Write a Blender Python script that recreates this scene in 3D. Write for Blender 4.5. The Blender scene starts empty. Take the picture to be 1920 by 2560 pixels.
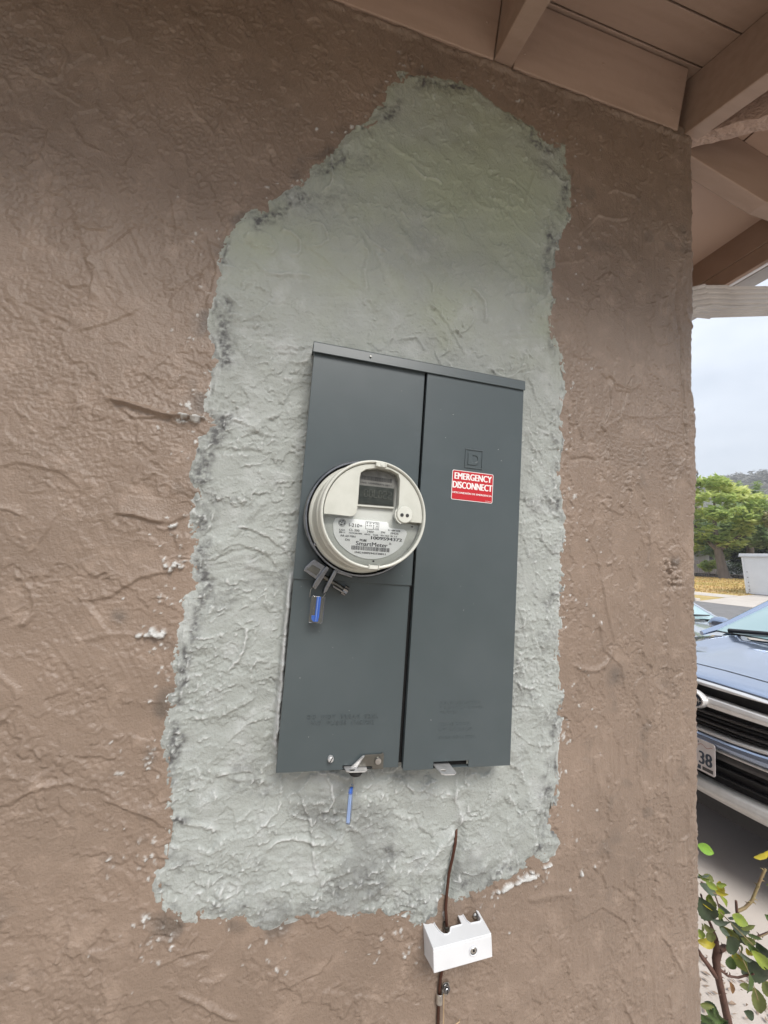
import bpy, bmesh, math, random
import numpy as np
from mathutils import Vector, Matrix, Euler
rad = math.radians
scene = bpy.context.scene
col = scene.collection

# ------------------------------------------------------------------ camera
cam = bpy.data.cameras.new('camera'); cam_ob = bpy.data.objects.new('camera', cam); col.objects.link(cam_ob)
cam.sensor_width = 36.0; cam.sensor_fit = 'AUTO'; cam.lens = 36.0*1068.35/2560.0
cam.clip_start = 0.02; cam.clip_end = 3000
YAW, PIT, ROL = 0.241642579, 0.110539468, 0.0713371917
fwd = Vector((math.sin(YAW)*math.cos(PIT), math.cos(YAW)*math.cos(PIT), math.sin(PIT)))
rgt = Vector((math.cos(YAW), -math.sin(YAW), 0)); up = rgt.cross(fwd)
r2 = rgt*math.cos(ROL) + up*math.sin(ROL); u2 = up*math.cos(ROL) - rgt*math.sin(ROL)
cam_ob.matrix_world = Matrix(((r2.x,u2.x,-fwd.x,0),(r2.y,u2.y,-fwd.y,-0.75),(r2.z,u2.z,-fwd.z,1.40),(0,0,0,1)))
scene.camera = cam_ob
scene.render.resolution_x = 768; scene.render.resolution_y = 1024

# ------------------------------------------------------------------ sky, sun, exposure
SUN_EL, SUN_AZ = 46.0, 172.0          # azimuth: 180 = straight in front of the meter wall (-Y), 270 = from the left (-X)
world = bpy.data.worlds.new('World'); scene.world = world; world.use_nodes = True
nt = world.node_tree; nt.nodes.clear()
wo = nt.nodes.new('ShaderNodeOutputWorld'); bg = nt.nodes.new('ShaderNodeBackground')
sky = nt.nodes.new('ShaderNodeTexSky'); sky.sky_type = 'NISHITA'; sky.sun_disc = False
sky.sun_elevation = rad(SUN_EL); sky.sun_rotation = rad(SUN_AZ); sky.dust_density = 3.0; sky.air_density = 1.0; sky.ozone_density = 1.0
# thin even overcast: the blue sky is veiled by cloud, a little thicker in some places
tc = nt.nodes.new('ShaderNodeTexCoord'); mp = nt.nodes.new('ShaderNodeMapping'); mp.inputs['Scale'].default_value = (2.2,2.2,5.0)
nz = nt.nodes.new('ShaderNodeTexNoise'); nz.inputs['Scale'].default_value = 1.6; nz.inputs['Detail'].default_value = 5; nz.inputs['Roughness'].default_value = .55
rmp = nt.nodes.new('ShaderNodeMapRange'); rmp.inputs['From Min'].default_value = .3; rmp.inputs['From Max'].default_value = .7
rmp.inputs['To Min'].default_value = .62; rmp.inputs['To Max'].default_value = .92
mx = nt.nodes.new('ShaderNodeMix'); mx.data_type = 'RGBA'
nt.links.new(tc.outputs['Generated'], mp.inputs['Vector']); nt.links.new(mp.outputs['Vector'], nz.inputs['Vector'])
nt.links.new(nz.outputs['Fac'], rmp.inputs['Value']); nt.links.new(rmp.outputs['Result'], mx.inputs['Factor'])
# overcast luminance: three times brighter overhead than at the horizon (CIE overcast sky), the same all the way round
sp = nt.nodes.new('ShaderNodeSeparateXYZ'); nt.links.new(tc.outputs['Generated'], sp.inputs[0])
el = nt.nodes.new('ShaderNodeMapRange'); el.inputs['From Min'].default_value = 0; el.inputs['From Max'].default_value = 1; el.inputs['To Min'].default_value = .62; el.inputs['To Max'].default_value = 1.26
nt.links.new(sp.outputs['Z'], el.inputs['Value'])
cl_ = nt.nodes.new('ShaderNodeVectorMath'); cl_.operation = 'SCALE'; cl_.inputs[0].default_value = (9.3,9.9,10.8); nt.links.new(el.outputs['Result'], cl_.inputs['Scale']); nt.links.new(cl_.outputs[0], mx.inputs['B'])
nt.links.new(sky.outputs['Color'], mx.inputs['A']); nt.links.new(mx.outputs['Result'], bg.inputs['Color'])
bg.inputs['Strength'].default_value = 0.05
nt.links.new(bg.outputs['Background'], wo.inputs['Surface'])
sl = bpy.data.lights.new('sun','SUN'); sl.energy = 1.5; sl.angle = rad(26); sl.color = (1.0,.96,.9)
so = bpy.data.objects.new('sun', sl); col.objects.link(so)
sd = Vector((math.sin(rad(SUN_AZ))*math.cos(rad(SUN_EL)), math.cos(rad(SUN_AZ))*math.cos(rad(SUN_EL)), math.sin(rad(SUN_EL))))
so.rotation_euler = (-sd).to_track_quat('-Z','Y').to_euler(); so.location = sd*30
vs = scene.view_settings; vs.view_transform = 'Standard'; vs.look = 'None'; vs.gamma = 1; vs.exposure = 1.52; vs.use_curve_mapping = False

# ------------------------------------------------------------------ materials
def mat(name, color=(.5,.5,.5), rough=.6, metal=0.0, spec=.5, noise=None, bump=None, trans=0.0, ior=1.45, coat=0.0, alpha=1.0):
    """noise=(scale, colour2, detail, lo, hi[, stretch])  bump=(scale, strength, dist[, detail])"""
    m = bpy.data.materials.new(name); m.use_nodes = True; n = m.node_tree; L = n.links
    b = n.nodes['Principled BSDF']
    b.inputs['Base Color'].default_value = (*color,1); b.inputs['Roughness'].default_value = rough; b.inputs['Metallic'].default_value = metal
    b.inputs['Specular IOR Level'].default_value = spec; b.inputs['Transmission Weight'].default_value = trans; b.inputs['IOR'].default_value = ior
    b.inputs['Coat Weight'].default_value = coat; b.inputs['Alpha'].default_value = alpha
    t = n.nodes.new('ShaderNodeTexCoord')
    def mapped(st):
        if not st: return t.outputs['Object']
        q = n.nodes.new('ShaderNodeMapping'); q.inputs['Scale'].default_value = st; L.new(t.outputs['Object'], q.inputs['Vector']); return q.outputs['Vector']
    if noise:
        sc, c2, det, lo, hi = noise[:5]
        z = n.nodes.new('ShaderNodeTexNoise'); z.inputs['Scale'].default_value = sc; z.inputs['Detail'].default_value = det
        L.new(mapped(noise[5] if len(noise)>5 else None), z.inputs['Vector'])
        r = n.nodes.new('ShaderNodeMapRange'); r.inputs['From Min'].default_value = lo; r.inputs['From Max'].default_value = hi
        L.new(z.outputs['Fac'], r.inputs['Value'])
        x = n.nodes.new('ShaderNodeMix'); x.data_type = 'RGBA'; x.inputs['A'].default_value = (*color,1); x.inputs['B'].default_value = (*c2,1)
        L.new(r.outputs['Result'], x.inputs['Factor']); L.new(x.outputs['Result'], b.inputs['Base Color'])
    if bump:
        z = n.nodes.new('ShaderNodeTexNoise'); z.inputs['Scale'].default_value = bump[0]; z.inputs['Detail'].default_value = bump[3] if len(bump)>3 else 3
        L.new(t.outputs['Object'], z.inputs['Vector'])
        u = n.nodes.new('ShaderNodeBump'); u.inputs['Strength'].default_value = bump[1]; u.inputs['Distance'].default_value = bump[2]
        L.new(z.outputs['Fac'], u.inputs['Height']); L.new(u.outputs['Normal'], b.inputs['Normal'])
    return m

def stucco(name, c1, c2, c3, stain, fleck_glint, rough, scale=9, tone=None):
    """painted or bare plaster: two tone clouds, geometry attributes 'stain' and 'fleck' for dirt, spattered cement and painted crest highlights"""
    m = bpy.data.materials.new(name); m.use_nodes = True; n = m.node_tree; L = n.links; b = n.nodes['Principled BSDF']
    t = n.nodes.new('ShaderNodeTexCoord')
    def nz(s, d=4, r=.6):
        z = n.nodes.new('ShaderNodeTexNoise'); z.inputs['Scale'].default_value = s; z.inputs['Detail'].default_value = d; z.inputs['Roughness'].default_value = r
        L.new(t.outputs['Object'], z.inputs['Vector']); return z.outputs['Fac']
    def rng(v, a, c):
        r = n.nodes.new('ShaderNodeMapRange'); r.inputs['From Min'].default_value = a; r.inputs['From Max'].default_value = c; L.new(v, r.inputs['Value']); return r.outputs['Result']
    def mix(f, a, bb):
        x = n.nodes.new('ShaderNodeMix'); x.data_type = 'RGBA'
        L.new(f, x.inputs['Factor'])
        for s, v in (('A',a),('B',bb)):
            if isinstance(v, tuple): x.inputs[s].default_value = (*v,1)
            else: L.new(v, x.inputs[s])
        return x.outputs['Result']
    def attr(a):
        q = n.nodes.new('ShaderNodeAttribute'); q.attribute_name = a; return q.outputs['Fac']
    c = mix(rng(nz(scale*.35,3),.35,.65), c1, c2)
    c = mix(rng(nz(scale*2.3,5),.52,.75), c, c3)
    if tone: c = mix(attr('tone'), c, tone)
    c = mix(attr('stain'), c, stain)
    c = mix(attr('fleck_glint'), c, fleck_glint)
    L.new(c, b.inputs['Base Color']); b.inputs['Roughness'].default_value = rough; b.inputs['Specular IOR Level'].default_value = .4
    u = n.nodes.new('ShaderNodeBump'); u.inputs['Strength'].default_value = .9; u.inputs['Distance'].default_value = .0016
    L.new(nz(300,3,.6), u.inputs['Height']); L.new(u.outputs['Normal'], b.inputs['Normal'])
    return m

M = {}
M['stucco'] = stucco('brown_stucco', (.218,.162,.125), (.180,.134,.103), (.264,.200,.157), (.06,.055,.05), (.46,.46,.45), .33)
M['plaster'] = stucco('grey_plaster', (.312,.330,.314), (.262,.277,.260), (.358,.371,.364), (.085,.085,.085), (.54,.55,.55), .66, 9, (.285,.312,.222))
M['stucco_plain'] = mat('brown_stucco_plain', (.232,.166,.125), .5, noise=(4,(.205,.148,.110),4,.3,.7), bump=(160,.6,.002,4))
M['trim'] = mat('brown_painted_wood', (.35,.25,.195), .55, noise=(16,(.30,.212,.163),8,.42,.75,(.35,3,3)), bump=(45,.5,.002,5))
M['rough_trim'] = mat('rough_painted_timber', (.44,.32,.26), .7, noise=(30,(.35,.245,.195),5,.35,.65), bump=(130,1.0,.006,4))
M['trim_lit'] = mat('lit_brown_paint', (.44,.31,.24), .6, noise=(10,(.37,.255,.195),4,.35,.7), bump=(80,.15,.001))  # lit copy of the trim paint, lightened for the side eave's bounce light
M['steel_grey'] = mat('grey_enamel', (.052,.066,.071), .32, spec=.5, noise=(7,(.070,.084,.09),7,.42,.85), bump=(22,.06,.002,4))
M['cabinet'] = mat('grey_cabinet', (.04,.05,.053), .5, noise=(3,(.045,.055,.058),3,.3,.7))
M['black'] = mat('black_gap', (.006,.006,.006), .8, noise=(20,(.01,.01,.01),2,.3,.7))
M['chrome'] = mat('bright_steel', (.24,.24,.25), .2, 1.0, noise=(60,(.15,.15,.16),4,.4,.7))
M['hasp'] = mat('zinc_plate', (.52,.52,.52), .35, .55, noise=(90,(.42,.42,.42),4,.4,.7))
M['steel'] = mat('zinc_steel', (.50,.49,.47), .33, 1.0, noise=(90,(.30,.29,.28),4,.4,.7))
M['cream'] = mat('meter_cream_plastic', (.47,.475,.43), .32, noise=(40,(.41,.415,.37),4,.4,.75))
M['cream_edge'] = mat('meter_rim_plastic', (.52,.525,.48), .25, noise=(30,(.46,.465,.42),4,.4,.75))
M['meter_grey'] = mat('meter_inner_grey', (.48,.49,.46), .45, noise=(50,(.44,.45,.42),3,.3,.7))
M['label'] = mat('meter_label_white', (.78,.79,.80), .45, noise=(60,(.74,.75,.76),3,.3,.7))
M['ink'] = mat('black_ink', (.02,.02,.02), .5, noise=(80,(.03,.03,.03),2,.3,.7))
M['lcd'] = mat('display_glass', (.018,.021,.016), .12, noise=(120,(.034,.037,.03),4,.45,.75))
M['lcd_seg'] = mat('display_segment', (.034,.038,.03), .3, noise=(60,(.06,.065,.055),2,.3,.7))
M['lcd_label'] = mat('display_label', (.13,.13,.12), .4, noise=(90,(.09,.09,.082),4,.4,.7))
M['red'] = mat('red_vinyl', (.42,.008,.016), .4, noise=(30,(.38,.008,.015),3,.3,.7))
M['white_ink'] = mat('white_print', (.70,.69,.68), .45, noise=(30,(.66,.65,.64),3,.3,.7))
M['white_pvc'] = mat('white_plastic', (.60,.61,.63), .38, noise=(25,(.55,.56,.58),4,.45,.8))
M['copper'] = mat('oxidised_copper', (.085,.035,.022), .45, .6, noise=(60,(.05,.022,.016),4,.35,.7,(1,1,.3)))
M['blue_tag'] = mat('blue_plastic', (.02,.19,.85), .28, noise=(120,(.03,.20,.72),3,.3,.7))
M['pale_blue'] = mat('pale_blue_plastic', (.40,.57,.92), .3, noise=(90,(.48,.64,.95),3,.3,.7))
def glass(name, tint=(1,1,1), gloss=.10, rough=.03):
    m = bpy.data.materials.new(name); m.use_nodes = True; n = m.node_tree; n.nodes.clear(); L = n.links
    o = n.nodes.new('ShaderNodeOutputMaterial'); a = n.nodes.new('ShaderNodeBsdfTransparent'); a.inputs['Color'].default_value = (*tint,1)
    g = n.nodes.new('ShaderNodeBsdfGlossy'); g.inputs['Roughness'].default_value = rough
    f = n.nodes.new('ShaderNodeFresnel'); f.inputs['IOR'].default_value = 1.45
    ad = n.nodes.new('ShaderNodeMath'); ad.operation = 'ADD'; ad.inputs[1].default_value = gloss; ad.use_clamp = True
    z = n.nodes.new('ShaderNodeTexNoise'); z.inputs['Scale'].default_value = 40; mu = n.nodes.new('ShaderNodeMath'); mu.operation = 'MULTIPLY'; mu.inputs[1].default_value = .05
    a2 = n.nodes.new('ShaderNodeMath'); a2.operation = 'ADD'; L.new(z.outputs['Fac'], mu.inputs[0]); L.new(mu.outputs[0], a2.inputs[0]); L.new(ad.outputs[0], a2.inputs[1])
    x = n.nodes.new('ShaderNodeMixShader'); L.new(f.outputs[0], ad.inputs[0]); L.new(a2.outputs[0], x.inputs[0]); L.new(a.outputs[0], x.inputs[1]); L.new(g.outputs[0], x.inputs[2]); L.new(x.outputs[0], o.inputs['Surface'])
    return m
M['clear'] = glass('clear_polycarbonate', (.985,.99,.98), -.02)
M['clear_tag'] = glass('clear_seal_plastic', (.93,.94,.96), .03, .12)

# ------------------------------------------------------------------ object helpers
def tag(o, label=None, cat=None, group=None, kind=None):
    for k, v in (('label',label),('category',cat),('group',group),('kind',kind)):
        if v: o[k] = v
    return o
def empty(name, loc=(0,0,0), rot=(0,0,0)):
    o = bpy.data.objects.new(name, None); o.empty_display_size = .05; o.location = loc; o.rotation_euler = rot; col.objects.link(o); return o
class MB:
    """collects shapes and links them as one mesh object"""
    def __init__(s): s.v = []; s.f = []; s.mi = []; s.cm = 0
    def add(s, vs, fs):
        k = len(s.v); s.v += [tuple(p) for p in vs]; s.f += [tuple(i+k for i in f) for f in fs]; s.mi += [s.cm]*len(fs); return s
    def box(s, a, b, m=None):
        x0,y0,z0 = a; x1,y1,z1 = b
        vs = [(x0,y0,z0),(x1,y0,z0),(x1,y1,z0),(x0,y1,z0),(x0,y0,z1),(x1,y0,z1),(x1,y1,z1),(x0,y1,z1)]
        if m is not None: vs = [m @ Vector(p) for p in vs]
        return s.add(vs, [(3,2,1,0),(4,5,6,7),(0,1,5,4),(1,2,6,5),(2,3,7,6),(3,0,4,7)])
    def prism(s, poly, y0, y1):
        """polygon in the x-z plane given counter-clockwise seen from -Y, front at y0 (nearer the viewer), back at y1"""
        n = len(poly); vs = [(p[0],y0,p[1]) for p in poly]+[(p[0],y1,p[1]) for p in poly]
        return s.add(vs, [tuple(range(n)), tuple(range(2*n-1,n-1,-1))]+[(i,n+i,n+(i+1)%n,(i+1)%n) for i in range(n)])
    def loft(s, loops, closed=True, cap=True):
        n = len(loops[0]); vs = [p for l in loops for p in l]; fs = []
        for j in range(len(loops)-1):
            for i in range(n if closed else n-1):
                fs.append((j*n+i, j*n+(i+1)%n, (j+1)*n+(i+1)%n, (j+1)*n+i))
        if cap and closed: fs += [tuple(range(n-1,-1,-1)), tuple(range((len(loops)-1)*n, len(loops)*n))]
        return s.add(vs, fs)
    def tube(s, pts, r, n=10, cap=True):
        pts = [Vector(p) for p in pts]; rs = r if isinstance(r,(list,tuple)) else [r]*len(pts); loops = []
        t0 = (pts[1]-pts[0]).normalized(); a = t0.orthogonal().normalized()
        for i, p in enumerate(pts):
            t = (pts[min(i+1,len(pts)-1)]-pts[max(i-1,0)]).normalized(); a = (a - t*a.dot(t)).normalized(); b = t.cross(a)
            loops.append([p+(a*math.cos(2*math.pi*k/n)+b*math.sin(2*math.pi*k/n))*rs[i] for k in range(n)])
        return s.loft(loops, True, cap)
    def lathe(s, prof, c=(0,0,0), n=64, ax='y', cap=True):
        """profile of (radius, distance along -Y) turned about the -Y axis through c"""
        loops = []
        for r, d in prof:
            loops.append([(c[0]+r*math.cos(2*math.pi*k/n), c[1]-d, c[2]+r*math.sin(2*math.pi*k/n)) for k in range(n)] if ax=='y' else
                         [(c[0]+r*math.cos(2*math.pi*k/n), c[1]+r*math.sin(2*math.pi*k/n), c[2]+d) for k in range(n)])
        return s.loft(loops, True, cap)
    def build(s, name, m=None, parent=None, smooth=False, bevel=0, seg=2, angle=30):
        me = bpy.data.meshes.new(name); me.from_pydata(s.v, [], s.f); me.update()
        ms = m if isinstance(m, (list,tuple)) else [m]
        for q in ms: me.materials.append(q)
        if len(ms) > 1: me.polygons.foreach_set('material_index', s.mi)
        bm = bmesh.new(); bm.from_mesh(me); bmesh.ops.recalc_face_normals(bm, faces=bm.faces); bm.to_mesh(me); bm.free()
        o = bpy.data.objects.new(name, me); col.objects.link(o); o.parent = parent
        if smooth:
            me.polygons.foreach_set('use_smooth', [True]*len(me.polygons)); me.set_sharp_from_angle(angle=rad(angle))
        if bevel:
            b = o.modifiers.new('bevel','BEVEL'); b.width = bevel; b.segments = seg; b.limit_method = 'ANGLE'; b.angle_limit = rad(28); b.harden_normals = False
        return o
SPACING = [1.0, 1.0]
def text_pts(body, extrude=0.0):
    cu = bpy.data.curves.new('lettering','FONT'); cu.body = body; cu.size = 1.0; cu.extrude = extrude; cu.space_character = SPACING[0]; cu.space_word = SPACING[1]; cu.resolution_u = 3
    ob = bpy.data.objects.new('lettering', cu); col.objects.link(ob)
    dg = bpy.context.evaluated_depsgraph_get(); me = bpy.data.meshes.new_from_object(ob.evaluated_get(dg))
    v = [tuple(q.co) for q in me.vertices]; f = [tuple(p.vertices) for p in me.polygons]
    bpy.data.objects.remove(ob); bpy.data.curves.remove(cu); bpy.data.meshes.remove(me)
    return v, f
def put_text(mb, body, x0, x1, zb, zt, y, depth=0.0003, bold=0.0, slope=0.0):
    """flat lettering on a wall-facing surface: fills x0..x1 and baseline zb to cap height zt, front at y, reaching depth behind"""
    v, f = text_pts(body, .5)
    xs = [p[0] for p in v]; ys = [p[1] for p in v]; a, b = min(xs), max(xs); yb, yt = 0.0, .73
    sx = (x1-x0)/(b-a); sy = (zt-zb)/(yt-yb)
    copies = [0.0] if not bold else [-bold, 0.0, bold]
    for i, dx in enumerate(copies):
        mb.add([(x0+(p[0]-a)*sx+dx, y+(depth if p[2] < 0 else 0)+i*1e-5, zb+(p[1]-yb)*sy+slope*(p[0]-a)*sx) for p in v], f)
    return mb
# ------------------------------------------------------------------ noise fields for the plaster relief
rng = np.random.default_rng(7)
PERM = rng.permutation(4096); GR = rng.uniform(0, 2*np.pi, 4096)
def perlin(x, y, seed=0):
    xi = np.floor(x).astype(np.int64); yi = np.floor(y).astype(np.int64); xf = x-xi; yf = y-yi
    u = xf*xf*xf*(xf*(xf*6-15)+10); v = yf*yf*yf*(yf*(yf*6-15)+10)
    def g(a, b):
        k = GR[PERM[(PERM[(xi+a+seed*131) & 4095] + yi+b) & 4095]]; return np.cos(k)*(xf-a) + np.sin(k)*(yf-b)
    return ((g(0,0)*(1-u)+g(1,0)*u)*(1-v) + (g(0,1)*(1-u)+g(1,1)*u)*v)*1.5
def fbm(x, y, lam, octv=3, seed=0, gain=.5):
    s = 0; a = 1.0
    for o in range(octv):
        s = s + a*perlin(x/lam*2**o, y/lam*2**o, seed+o*17); a *= gain
    return s
def sstep(a, b, t):
    t = np.clip((t-a)/(b-a), 0, 1); return t*t*(3-2*t)

PATCH = [(0.148, 2.387), (0.183, 2.392), (0.217, 2.407), (0.248, 2.408), (0.274, 2.414), (0.333, 2.41), (0.366, 2.392), (0.4, 2.384), (0.429, 2.374), (0.458, 2.365), (0.499, 2.341), (0.522, 2.352), (0.543, 2.348), (0.554, 2.3), (0.565, 2.235), (0.563, 2.189), (0.541, 2.133), (0.53, 2.103), (0.526, 2.026), (0.523, 1.941), (0.536, 1.881), (0.556, 1.854), (0.565, 1.794), (0.555, 1.752), (0.56, 1.713), (0.56, 1.663), (0.555, 1.623), (0.56, 1.566), (0.566, 1.509), (0.561, 1.434), (0.57, 1.369), (0.553, 1.332), (0.565, 1.279), (0.561, 1.225), (0.579, 1.164), (0.567, 1.112), (0.561, 1.045), (0.563, 0.995), (0.555, 0.921), (0.576, 0.899), (0.557, 0.873), (0.513, 0.862), (0.476, 0.845), (0.448, 0.835), (0.421, 0.824), (0.386, 0.813), (0.356, 0.807), (0.335, 0.815), (0.333, 0.798), (0.306, 0.787), (0.285, 0.784), (0.268, 0.797), (0.236, 0.798), (0.203, 0.816), (0.148, 0.822), (0.096, 0.821), (0.061, 0.814), (0.033, 0.814), (0.003, 0.832), (-0.031, 0.833), (-0.058, 0.84), (-0.09, 0.835), (-0.112, 0.847), (-0.129, 0.867), (-0.133, 0.902), (-0.126, 0.927), (-0.128, 0.973), (-0.135, 1.032), (-0.142, 1.086), (-0.143, 1.127), (-0.138, 1.168), (-0.14, 1.21), (-0.142, 1.26), (-0.138, 1.31), (-0.126, 1.339), (-0.141, 1.372), (-0.138, 1.421), (-0.14, 1.467), (-0.155, 1.526), (-0.142, 1.567), (-0.129, 1.613), (-0.139, 1.639), (-0.137, 1.697), (-0.145, 1.761), (-0.149, 1.828), (-0.141, 1.899), (-0.138, 1.935), (-0.126, 1.969), (-0.102, 2.003), (-0.057, 2.039), (-0.019, 2.084), (-0.013, 2.109), (0.034, 2.173), (0.092, 2.248), (0.123, 2.304), (0.128, 2.339), (0.145, 2.361)]
STROKES = [([(-0.293, 1.624), (-0.266, 1.62), (-0.235, 1.616), (-0.207, 1.61), (-0.182, 1.609), (-0.158, 1.611), (-0.133, 1.612)],'ridge',0.0075,0.0032),
 ([(-0.293, 1.624), (-0.266, 1.62), (-0.235, 1.616), (-0.207, 1.61), (-0.182, 1.609), (-0.158, 1.611), (-0.133, 1.612)],'ledge',0.004,0.004),
 ([(-0.253, 1.442), (-0.22, 1.44), (-0.193, 1.435), (-0.172, 1.432)],'ledge',0.007,0.007),
 ([(-0.172, 1.432), (-0.156, 1.444), (-0.145, 1.451)],'ridge',0.004,0.004),
 ([(-0.28, 1.304), (-0.24, 1.313), (-0.202, 1.343), (-0.17, 1.354), (-0.137, 1.363)],'ledge',0.004,0.006),
 ([(-0.284, 1.242), (-0.242, 1.256), (-0.192, 1.258)],'ridge',0.0018,0.004),
 ([(-0.32, 1.87), (-0.304, 1.895), (-0.283, 1.923), (-0.266, 1.928)],'groove',0.0028,0.004),
 ([(-0.453, 2.138), (-0.43, 2.139), (-0.412, 2.157), (-0.41, 2.189), (-0.419, 2.208)],'ledge',0.0035,0.005),
 ([(-0.422, 1.758), (-0.382, 1.743), (-0.343, 1.732)],'groove',0.002,0.003),
 ([(-0.341, 1.721), (-0.298, 1.746), (-0.267, 1.768), (-0.249, 1.789)],'ledge',0.0025,0.005),
 ([(-0.251, 1.637), (-0.222, 1.677), (-0.192, 1.719)],'ledge',0.0022,0.005),
 ([(-0.215, 1.8), (-0.211, 1.822), (-0.178, 1.855), (-0.164, 1.867)],'groove',0.0022,0.003),
 ([(-0.372, 1.905), (-0.345, 1.898), (-0.312, 1.905)],'ledge',0.0035,0.005),
 ([(-0.408, 1.495), (-0.386, 1.505), (-0.33, 1.498), (-0.296, 1.473)],'ledge',0.003,0.006),
 ([(-0.355, 1.368), (-0.331, 1.412), (-0.325, 1.434)],'ledge',0.0025,0.005),
 ([(-0.23, 1.257), (-0.274, 1.304), (-0.289, 1.283)],'ledge',0.003,0.005),
 ([(-0.34, 1.019), (-0.298, 1.041), (-0.252, 1.045)],'ridge',0.0022,0.004),
 ([(-0.115, 0.781), (-0.072, 0.794), (-0.033, 0.795)],'ledge',0.003,0.005),
 ([(-0.076, 0.742), (-0.039, 0.724), (-0.004, 0.702), (0.018, 0.69)],'ridge',0.0045,0.0035),
 ([(0.063, 0.72), (0.097, 0.731), (0.133, 0.739), (0.15, 0.757), (0.152, 0.777)],'ledge',0.0035,0.005),
 ([(0.608, 1.484), (0.643, 1.439), (0.655, 1.383), (0.668, 1.318), (0.691, 1.254)],'ledge',0.003,0.005),
 ([(0.833, 1.565), (0.848, 1.629), (0.872, 1.663)],'ledge',0.0025,0.004),
 ([(0.645, 1.318), (0.657, 1.254), (0.703, 1.218), (0.715, 1.163)],'ledge',0.0025,0.005),
 ([(0.57, 2.124), (0.629, 2.197), (0.679, 2.199), (0.729, 2.225)],'ledge',0.004,0.006),
 ([(0.652, 2.261), (0.678, 2.274), (0.742, 2.276)],'ledge',0.0035,0.006),
 ([(0.605, 0.757), (0.666, 0.773), (0.719, 0.743), (0.752, 0.69)],'ledge',0.003,0.006),
 ([(0.862, 2.155), (0.848, 2.046), (0.867, 1.925), (0.87, 1.77), (0.878, 1.664)],'groove',0.0035,0.004),
 ([(0.566, 1.63), (0.605, 1.64), (0.639, 1.639)],'groove',0.0035,0.003),
 ([(0.732, 1.855), (0.696, 1.744), (0.638, 1.704)],'ledge',0.0025,0.005),
 ([(0.585, 1.767), (0.58, 1.726), (0.604, 1.669)],'ledge',0.003,0.005),
 ([(0.07, 1.021), (0.093, 0.977), (0.103, 0.927), (0.112, 0.891), (0.121, 0.873)],'ledge',-0.0042,0.005),
 ([(0.121, 0.873), (0.151, 0.884), (0.173, 0.893)],'ridge',-0.0035,0.004),
 ([(0.352, 1.029), (0.35, 0.991), (0.365, 0.959), (0.362, 0.928)],'ridge',-0.0035,0.003),
 ([(-0.127, 0.992), (-0.08, 0.979), (-0.038, 0.966)],'ridge',-0.003,0.004),
 ([(-0.11, 1.126), (-0.056, 1.136), (-0.002, 1.167)],'ledge',-0.0035,0.006),
 ([(-0.068, 1.056), (-0.018, 1.04), (0.04, 1.03)],'ridge',-0.0025,0.005),
 ([(-0.058, 1.083), (-0.013, 1.124), (0.03, 1.134)],'ledge',-0.003,0.005),
 ([(-0.031, 1.776), (-0.062, 1.762), (-0.109, 1.769)],'ledge',-0.0025,0.005),
 ([(0.188, 1.816), (0.225, 1.828), (0.245, 1.804)],'ridge',-0.0028,0.0035),
 ([(0.052, 2.062), (0.082, 2.022), (0.123, 1.966)],'ridge',-0.0015,0.004),
 ([(-0.034, 1.972), (0.036, 1.944), (0.073, 1.916), (0.128, 1.892)],'ledge',-0.0022,0.006),
 ([(0.377, 1.939), (0.438, 2.005), (0.483, 1.974)],'ridge',-0.0014,0.004)]
G1 = [(0.365, 0.951), (0.359, 0.906), (0.349, 0.854), (0.345, 0.806)]
G2 = [(0.361, 0.947), (0.319, 0.909), (0.28, 0.868)]
def poly_sdf(X, Z, poly):
    d2 = np.full(X.shape, 1e9); ins = np.zeros(X.shape, bool); n = len(poly)
    for i in range(n):
        ax, az = poly[i]; bx, bz = poly[(i+1)%n]; ex, ez = bx-ax, bz-az
        t = np.clip(((X-ax)*ex+(Z-az)*ez)/(ex*ex+ez*ez+1e-12), 0, 1)
        d2 = np.minimum(d2, (X-ax-t*ex)**2+(Z-az-t*ez)**2)
        c = ((az > Z) != (bz > Z)); ins ^= c & (X < ex*(Z-az)/(ez if abs(ez)>1e-9 else 1e-9)+ax)
    d = np.sqrt(d2); return np.where(ins, -d, d)
def window(X, Z, x0, x1, z0, z1):
    xs = X[0]; zs = Z[:,0]; i0, i1 = np.searchsorted(xs, (x0,x1)); j0, j1 = np.searchsorted(zs, (z0,z1))
    return slice(max(j0,0), j1), slice(max(i0,0), i1)
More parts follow.
